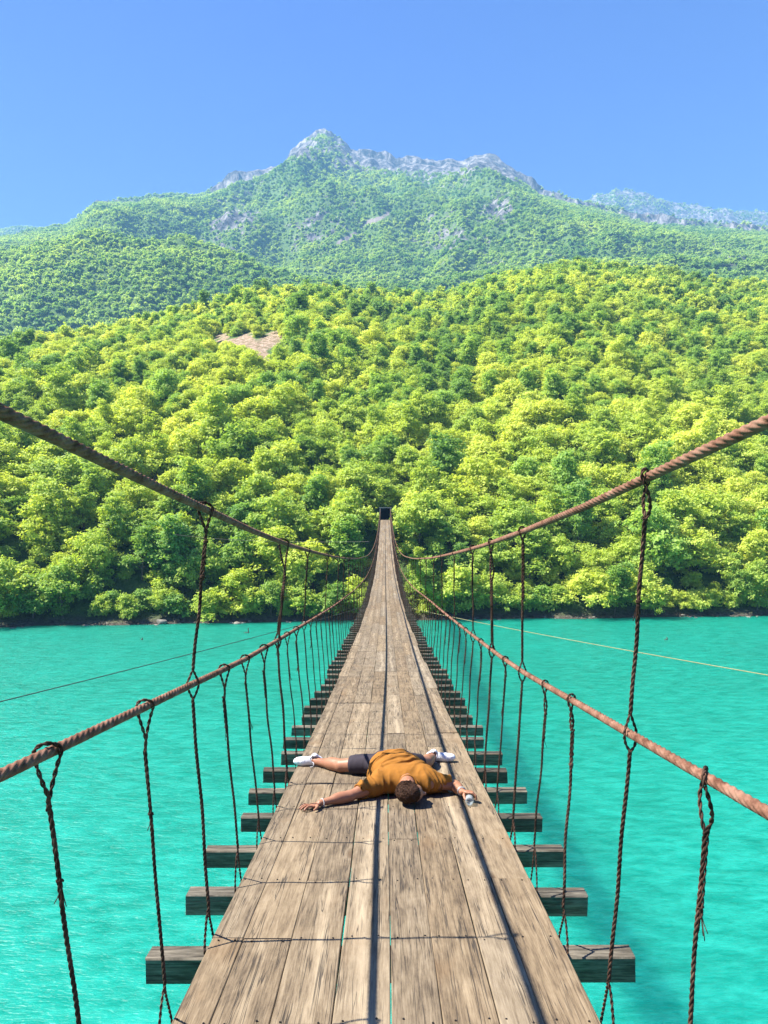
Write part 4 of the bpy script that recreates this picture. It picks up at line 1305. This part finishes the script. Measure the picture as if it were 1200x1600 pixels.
B.chain([a, a + pv_ * 0.030 + dv * 0.014 + np.array([0, 0, 0.002]), a + pv_ * 0.052 + dv * 0.036 + np.array([0, 0, -0.003]), a + pv_ * 0.062 + dv * 0.056 + np.array([0, 0, -0.007])], [0.0145, 0.0115, 0.0098, 0.0085], 0.006)
# his left arm, bent, with the bottle
B.cap((0.36, 6.15, 0.108), (0.605, 6.255, 0.058), 0.054, 0.043)
B.cap((0.605, 6.255, 0.056), (0.640, 6.045, 0.062), 0.042, 0.027)
B.ell((0.612, 6.19, 0.058), (0.075, 0.045, 0.044), rotm((0.03, -0.21, 0)), 0.03)
BC = np.array([0.690, 5.955, 0.0345])
PC2 = np.array([0.670, 6.000, 0.073])
B.ell(PC2, (0.046, 0.036, 0.0165), rotm((0.28, -0.72, 0.05), (0.9, 0.3, -0.25)), 0.016)
for i_, (yy, r0) in enumerate(((5.950, 0.0088), (5.970, 0.0090), (5.990, 0.0087), (6.008, 0.0079))):
    ex = [0.0, 0.004, 0.001, -0.007][i_]
    B.chain([(0.683, yy + 0.012, 0.079), (0.712 + ex, yy + 0.002, 0.078), (0.737 + ex, yy - 0.006, 0.056), (0.741 + ex, yy - 0.010, 0.030)], [r0 * 1.1, r0, r0 * 0.92, r0 * 0.8], 0.003)
B.chain([(0.655, 6.000, 0.066), (0.646, 5.972, 0.056), (0.648, 5.945, 0.044), (0.652, 5.922, 0.036)], [0.0145, 0.0118, 0.0100, 0.0085], 0.006)
# legs
B.cap((-0.02, 6.80, 0.112), (-0.40, 6.915, 0.066), 0.085, 0.060)
B.cap((-0.40, 6.915, 0.062), (-0.665, 7.165, 0.046), 0.055, 0.034)
B.ell((-0.475, 6.985, 0.066), (0.115, 0.058, 0.056), rotm((-0.27, 0.25, -0.02)), 0.03)
B.cap((-0.665, 7.165, 0.046), (-0.75, 7.18, 0.04), 0.034, 0.03)
B.cap((0.16, 6.78, 0.112), (0.40, 7.03, 0.070), 0.085, 0.060)
B.cap((0.40, 7.03, 0.066), (0.485, 7.34, 0.052), 0.055, 0.034)
B.ell((0.425, 7.11, 0.072), (0.115, 0.056, 0.058), rotm((0.09, 0.31, -0.02)), 0.03)
B.cap((0.485, 7.34, 0.050), (0.56, 7.34, 0.045), 0.034, 0.03)
B.plane((0, 0, 0.001), (0, 0, -1))
body = fobj(B, 'body', M['skin'], man, 1)

# hair: short, dark, covers crown and back of the head up to the hairline
H = Field((0.05, 5.74, -0.01), (0.34, 6.12, 0.24), 0.004)
H.ell((0.190, 5.892, 0.100), (0.098, 0.118, 0.084), None, 0.01)
H.ell((0.165, 5.945, 0.102), (0.070, 0.095, 0.078), None, 0.02)
H.ell((0.225, 5.850, 0.108), (0.070, 0.070, 0.070), None, 0.02)
H.plane((0.272, 5.87, 0.1), (0.85, 0.32, 0.10))
H.plane((0.245, 5.945, 0.1), (0.95, 0.5, 0.0))
H.plane((0.18, 6.02, 0.1), (0.2, 1.0, 0.0))
H.disp(lambda P: 0.0048 * ridged(P[..., 0] * 60 + P[..., 2] * 45, P[..., 1] * 24 + P[..., 2] * 30, 5, 3) + 0.003 * fbm(P[..., 0] * 150, P[..., 1] * 90 + P[..., 2] * 120, 6, 2))
H.plane((0, 0, 0.002), (0, 0, -1))
fobj(H, 'hair', M['hair'], man, 0)
g = Geo()
Hr = random.Random(5)
for i in range(420):                                   # loose tufts
    th = Hr.uniform(0, 2 * math.pi); ph_ = Hr.uniform(-0.25, 1.45)
    nrm = np.array([math.cos(th) * math.cos(ph_), math.sin(th) * math.cos(ph_), math.sin(ph_)])
    c = np.array([0.190, 5.892, 0.100]) + nrm * np.array([0.096, 0.115, 0.083])
    if c[0] > 0.255 or c[1] > 5.985: continue
    d1 = np.array([Hr.uniform(-0.3, 1.0), Hr.uniform(-0.9, 0.2), Hr.uniform(-0.3, 0.3)]); d1 -= nrm * d1.dot(nrm); d1 /= np.linalg.norm(d1) + 1e-6
    L = Hr.uniform(0.012, 0.026)
    g.tube(np.array([c - nrm * 0.004, c + nrm * 0.006 + d1 * L * 0.5, c + nrm * 0.007 + d1 * L]), [0.0026, 0.002, 0.0005], 4)
Vh = [v for v in g.v]
o = g.build('hair_tufts', [M['hair']], man); 
co = np.empty(len(o.data.vertices) * 3, np.float32); o.data.vertices.foreach_get('co', co); o.data.vertices.foreach_set('co', place(co.reshape(-1, 3).astype(float)).ravel().astype(np.float32)); o.data.update()

def wrap_obj(g, name, mat, parent, smooth=True):
    o = g.build(name, [mat], parent, smooth)
    co = np.empty(len(o.data.vertices) * 3, np.float32); o.data.vertices.foreach_get('co', co)
    o.data.vertices.foreach_set('co', place(co.reshape(-1, 3).astype(float)).ravel().astype(np.float32)); o.data.update()
    return o
g = Geo(); g.tube(smooth_path([(0.297, 5.893, 0.098), (0.294, 5.890, 0.115), (0.284, 5.893, 0.132)], 4), 0.0032, 5); wrap_obj(g, 'eyebrow', M['hair'], man)

# t-shirt
S = Field((-0.30, 5.98, -0.01), (0.66, 6.86, 0.31), 0.005)
S.cap((-0.005, 6.185, 0.108), (0.36, 6.185, 0.108), 0.088, 0.088, 0.03)
S.cap((0.055, 6.25, 0.122), (-0.005, 6.64, 0.118), 0.122, 0.118, 0.05)
S.cap((0.285, 6.25, 0.122), (0.195, 6.67, 0.118), 0.122, 0.120, 0.05)
S.cap((0.17, 6.23, 0.125), (0.10, 6.68, 0.146), 0.115, 0.122, 0.06)
S.cap((0.0, 6.18, 0.104), (-0.20, 6.035, 0.068), 0.082, 0.070, 0.04)
S.cap((0.35, 6.18, 0.106), (0.535, 6.245, 0.078), 0.084, 0.072, 0.04)
# hem falls to the deck on the left flank
S.ell((-0.075, 6.55, 0.050), (0.06, 0.16, 0.055), None, 0.05)
S.ell((0.31, 6.58, 0.045), (0.05, 0.15, 0.05), None, 0.05)
def folds(P):
    x, y, z = P[..., 0], P[..., 1], P[..., 2]
    wx = x + 0.06 * fbm(x * 5, y * 5, 91, 2)
    wy = y + 0.05 * fbm(x * 5 + 9, y * 5, 92, 2)
    a = ridged((wx * 0.78 + wy * 0.62) * 3.2, (wx * 0.62 - wy * 0.78 + 0.9 * (wx - 0.1) ** 2) * 17.0, 93, 2)
    low = np.clip((y - 6.20) / 0.15, 0, 1)
    sl = ridged(wx * 11 + wy * 5, wy * 5 + z * 3, 94, 2) * np.clip((np.abs(x - 0.17) - 0.14) / 0.08, 0, 1) * np.clip((6.36 - y) / 0.1, 0, 1)
    sh = ridged(wx * 9 - wy * 3, wy * 3.2, 95, 2) * (1 - low)
    return -0.024 * a * low - 0.017 * sl - 0.014 * sh - 0.003 * fbm(x * 22, y * 22 + z * 10, 96, 2)
S.disp(folds)
S.plane((0.10, 6.765, 0.1), (-0.12, 1, 0.15))
S.plane((-0.215, 6.024, 0.07), (-0.80, -0.58, -0.1), ((-0.30, 5.98, -0.01), (-0.12, 6.2, 0.31)))
S.plane((0.548, 6.249, 0.07), (0.92, 0.33, -0.1), ((0.44, 6.0, -0.01), (0.66, 6.4, 0.31)))
S.cap((-0.13, 6.073, 0.078), (-0.29, 5.965, 0.05), 0.056, 0.056, cut=True)
S.cap((0.46, 6.198, 0.085), (0.62, 6.26, 0.058), 0.057, 0.057, cut=True)
S.cap((0.203, 5.96, 0.096), (0.196, 6.078, 0.118), 0.064, 0.064, cut=True)
S.plane((0, 0, 0.002), (0, 0, -1))
shirt = fobj(S, 'shirt', M['shirt'], man, 2)
g = Geo()
a = np.linspace(0, 2 * np.pi, 33)
ring = np.array([(0.198 + 0.070 * math.cos(q), 6.066 + 0.030 * math.sin(q), 0.118 + 0.070 * math.sin(q)) for q in a])
ring = ring[ring[:, 2] > 0.02]
g.tube(ring[:17], 0.0075, 6); wrap_obj(g, 'collar', M['shirt'], shirt)

# shorts
Q = Field((-0.40, 6.55, -0.01), (0.48, 7.08, 0.30), 0.005)
Q.cap((-0.005, 6.73, 0.125), (0.165, 6.75, 0.125), 0.122, 0.122, 0.03)
Q.cap((-0.01, 6.77, 0.118), (-0.295, 6.88, 0.085), 0.105, 0.082, 0.04)
Q.cap((0.165, 6.77, 0.118), (0.325, 6.945, 0.088), 0.105, 0.084, 0.04)
Q.disp(lambda P: -0.008 * ridged(P[..., 0] * 5 + P[..., 1] * 3, P[..., 1] * 12 - P[..., 0] * 6, 81, 2) - 0.003 * fbm(P[..., 0] * 20, P[..., 1] * 20, 82, 2))
Q.plane((-0.305, 6.885, 0.08), (-0.93, 0.33, -0.1), ((-0.40, 6.6, -0.01), (-0.15, 7.08, 0.3)))
Q.plane((0.335, 6.955, 0.08), (0.67, 0.73, -0.1), ((0.2, 6.7, -0.01), (0.48, 7.08, 0.3)))
Q.plane((0, 0, 0.002), (0, 0, -1))
shorts = fobj(Q, 'shorts', M['shorts'], man, 2)
g = Geo()
for off in (0.0, 0.028):
    c = np.array((-0.283 + off * 0.9, 6.874 - off * 0.35, 0.086)); ex = np.array((0.33, 0.93, 0)); r_ = 0.086 + off * 0.1
    ring = np.array([c + ex * r_ * math.cos(q) + np.array((0, 0, 1.0)) * r_ * math.sin(q) for q in np.linspace(-0.9, math.pi + 0.9, 26)])
    ring[:, 2] = np.maximum(ring[:, 2], 0.004)
    g.tube(ring, 0.0022, 5)
wrap_obj(g, 'hem_stitching', M['shorts'], shorts)

# sneakers
def shoe(c, dirx, name='shoe'):
    """c: ankle on the deck; dirx: towards the toe"""
    ex = np.array([*dirx, 0.0]); ex /= np.linalg.norm(ex); ey = np.array([-ex[1], ex[0], 0.0])
    if ey[1] < 0: ey = -ey                                # the sole faces away from the viewer
    def W_(u, v, z): return np.array([c[0], c[1], 0]) + ex * u + ey * v + np.array([0, 0, z])
    lo = np.array([c[0], c[1], 0]) - 0.33; hi = np.array([c[0], c[1], 0]) + 0.33; lo[2] = -0.01; hi[2] = 0.16
    f = Field(lo, hi, 0.0045)
    f.ell(W_(-0.010, 0.012, 0.048), (0.052, 0.046, 0.046), rotm(ex, (0, 0, 1)), 0.02)
    f.cap(W_(0.02, 0.010, 0.050), W_(0.12, 0.008, 0.044), 0.047, 0.042, 0.03)
    f.ell(W_(0.165, 0.010, 0.041), (0.068, 0.040, 0.044), rotm(ex, (0, 0, 1)), 0.03)
    f.cap(W_(0.01, -0.006, 0.062), W_(0.02, -0.008, 0.092), 0.036, 0.034, 0.02)
    f.cap(W_(-0.03, -0.030, 0.062), W_(0.03, -0.03, 0.075), 0.030, 0.028, cut=True)
    f.disp(lambda P: 0.0022 * fbm(P[..., 0] * 70, P[..., 1] * 70 + P[..., 2] * 90, 8, 2))
    f.plane((0, 0, 0.002), (0, 0, -1))
    s_ = fobj(f, name, M['shoe'], man, 1)
    f = Field(lo, hi, 0.0045)
    f.ell(W_(0.0, 0.050, 0.045), (0.056, 0.043, 0.016), rotm(ex, (0, 0, 1)), 0.01)
    f.cap(W_(0.0, 0.052, 0.043), W_(0.18, 0.050, 0.038), 0.018, 0.016, 0.02)
    f.ell(W_(0.09, 0.051, 0.042), (0.10, 0.038, 0.014), rotm(ex, (0, 0, 1)), 0.02)
    f.ell(W_(0.18, 0.050, 0.038), (0.055, 0.036, 0.013), rotm(ex, (0, 0, 1)), 0.02)
    f.plane((0, 0, 0.002), (0, 0, -1))
    fobj(f, 'sole', M['sole'], s_, 1)
    g = Geo()
    for u in (0.045, 0.062, 0.079, 0.096):
        g.tube(smooth_path([W_(u, -0.020, 0.086), W_(u + 0.006, -0.041, 0.066), W_(u - 0.002, -0.043, 0.040)], 4), 0.0028, 5)
    g.tube(smooth_path([W_(0.04, -0.040, 0.05), W_(0.02, -0.062, 0.035), W_(0.03, -0.072, 0.012), W_(0.055, -0.066, 0.006)], 5), 0.0026, 5)
    wrap_obj(g, 'lace', M['sole'], s_)
shoe((-0.650, 7.165), (-1, 0.06))
shoe((0.475, 7.345), (1, -0.10))
# bracelets
g = Geo()
c = np.array((-0.487, 5.849, 0.033)); ax_ = np.array((-0.86, -0.50, -0.05)); ax_ /= np.linalg.norm(ax_)
b1 = np.cross(ax_, (0, 0, 1.0)); b1 /= np.linalg.norm(b1); b2 = np.cross(b1, ax_)
bd = bmesh.new()
for i in range(22):
    q = i / 22 * 2 * math.pi
    pp = c + 0.0315 * (b1 * math.cos(q) + b2 * math.sin(q)); pp[2] = max(pp[2], 0.006)
    bmesh.ops.create_icosphere(bd, subdivisions=1, radius=0.0052, matrix=Matrix.Translation(Vector(place(pp[None])[0])))
me = bpy.data.meshes.new('bead_bracelet'); bd.to_mesh(me); bd.free(); me.materials.append(M['band']); link(bpy.data.objects.new('bead_bracelet', me), man)
g = Geo()
for off, rr, mt in ((0.0, 0.0315, 0), (0.012, 0.032, 1), (0.022, 0.033, 0)):
    c = np.array((0.637, 6.062 + off, 0.0615)); 
    ring = np.array([c + np.array((math.cos(q), 0.16 * math.cos(q), math.sin(q))) * rr for q in np.linspace(0, 2 * math.pi, 25)])
    g.tube(ring, 0.0042, 6, mat=mt, cap=False)
o = g.build('wrist_bands', [M['band'], M['band_dark']], man)
co = np.empty(len(o.data.vertices) * 3, np.float32); o.data.vertices.foreach_get('co', co); o.data.vertices.foreach_set('co', place(co.reshape(-1, 3).astype(float)).ravel().astype(np.float32)); o.data.update()

# ---- clear bottle in his hand
t = NT('clear_plastic')
t.base((0.42, 0.46, 0.46, 1)); t.rough(0.12); t.b.inputs['IOR'].default_value = 1.25; t.b.inputs['Transmission Weight'].default_value = 0.88
t.bump(t.noise(t.coord(), 60, 3), 0.6, 0.004)
trn = t.n('ShaderNodeBsdfTransparent'); trn.inputs[0].default_value = (0.93, 0.97, 0.98, 1)
fr = t.n('ShaderNodeLayerWeight'); fr.inputs[0].default_value = 0.35
mx = t.n('ShaderNodeMixShader'); t.set(mx.inputs[0], t.mapr(fr.outputs[1], 0.0, 1.0, 0.22, 0.85))
t.b.inputs['Transmission Weight'].default_value = 0.0
t.t.links.new(trn.outputs[0], mx.inputs[1]); t.t.links.new(t.b.outputs[0], mx.inputs[2]); t.t.links.new(mx.outputs[0], t.out.inputs[0])
M['plastic'] = t.m
ax_ = np.array((0.14, 1.0)); ax_ /= np.linalg.norm(ax_)
rz_b = -math.atan2(ax_[0], ax_[1])
bt = empty('water_bottle', (0.676, 5.862, float(deck(5.862)) + 0.0345), rz_b)
bt.rotation_euler = (math.atan(float(deck(5.97) - deck(5.87)) / 0.1), 0, rz_b)
tag(bt, 'small crumpled clear plastic water bottle in the hand on the deck', 'bottle')
prof = [(0.004, 0.012), (0.001, 0.020), (0.003, 0.029), (0.012, 0.032), (0.035, 0.0325), (0.045, 0.0305), (0.055, 0.0325), (0.075, 0.0325), (0.085, 0.030), (0.095, 0.0325), (0.125, 0.032), (0.145, 0.026), (0.16, 0.017), (0.170, 0.0125), (0.185, 0.0125)]
n = 28
a = np.arange(n) * 2 * np.pi / n
V = np.array([[r_ * math.cos(q) * (1 + 0.035 * math.sin(3 * q + y_ * 60)), y_, r_ * math.sin(q) * (1 + 0.03 * math.sin(2 * q + y_ * 50))] for y_, r_ in prof for q in a])
i = np.arange(len(prof) - 1)[:, None] * n; j = np.arange(n)[None, :]; j2 = (j + 1) % n
F = np.stack([i + j, i + n + j, i + n + j2, i + j2], -1).reshape(-1, 4)
g = Geo(); g.add(V, F); g.f.setdefault(n, []).append(np.arange(n)[None, :]); g.m.setdefault(n, []).append(np.zeros(1))
g.f[n].append((np.arange(n)[::-1] + (len(prof) - 1) * n)[None, :]); g.m[n].append(np.zeros(1))
g.build('bottle_body', [M['plastic']], bt)
g = Geo(); g.tube(np.array([(0, 0.178, 0), (0, 0.181, 0), (0, 0.195, 0), (0, 0.197, 0)]), [0.0135, 0.0148, 0.0148, 0.012], 18)
g.build('cap', [simple('white_cap', (0.7, 0.72, 0.75), 0.4)], bt)
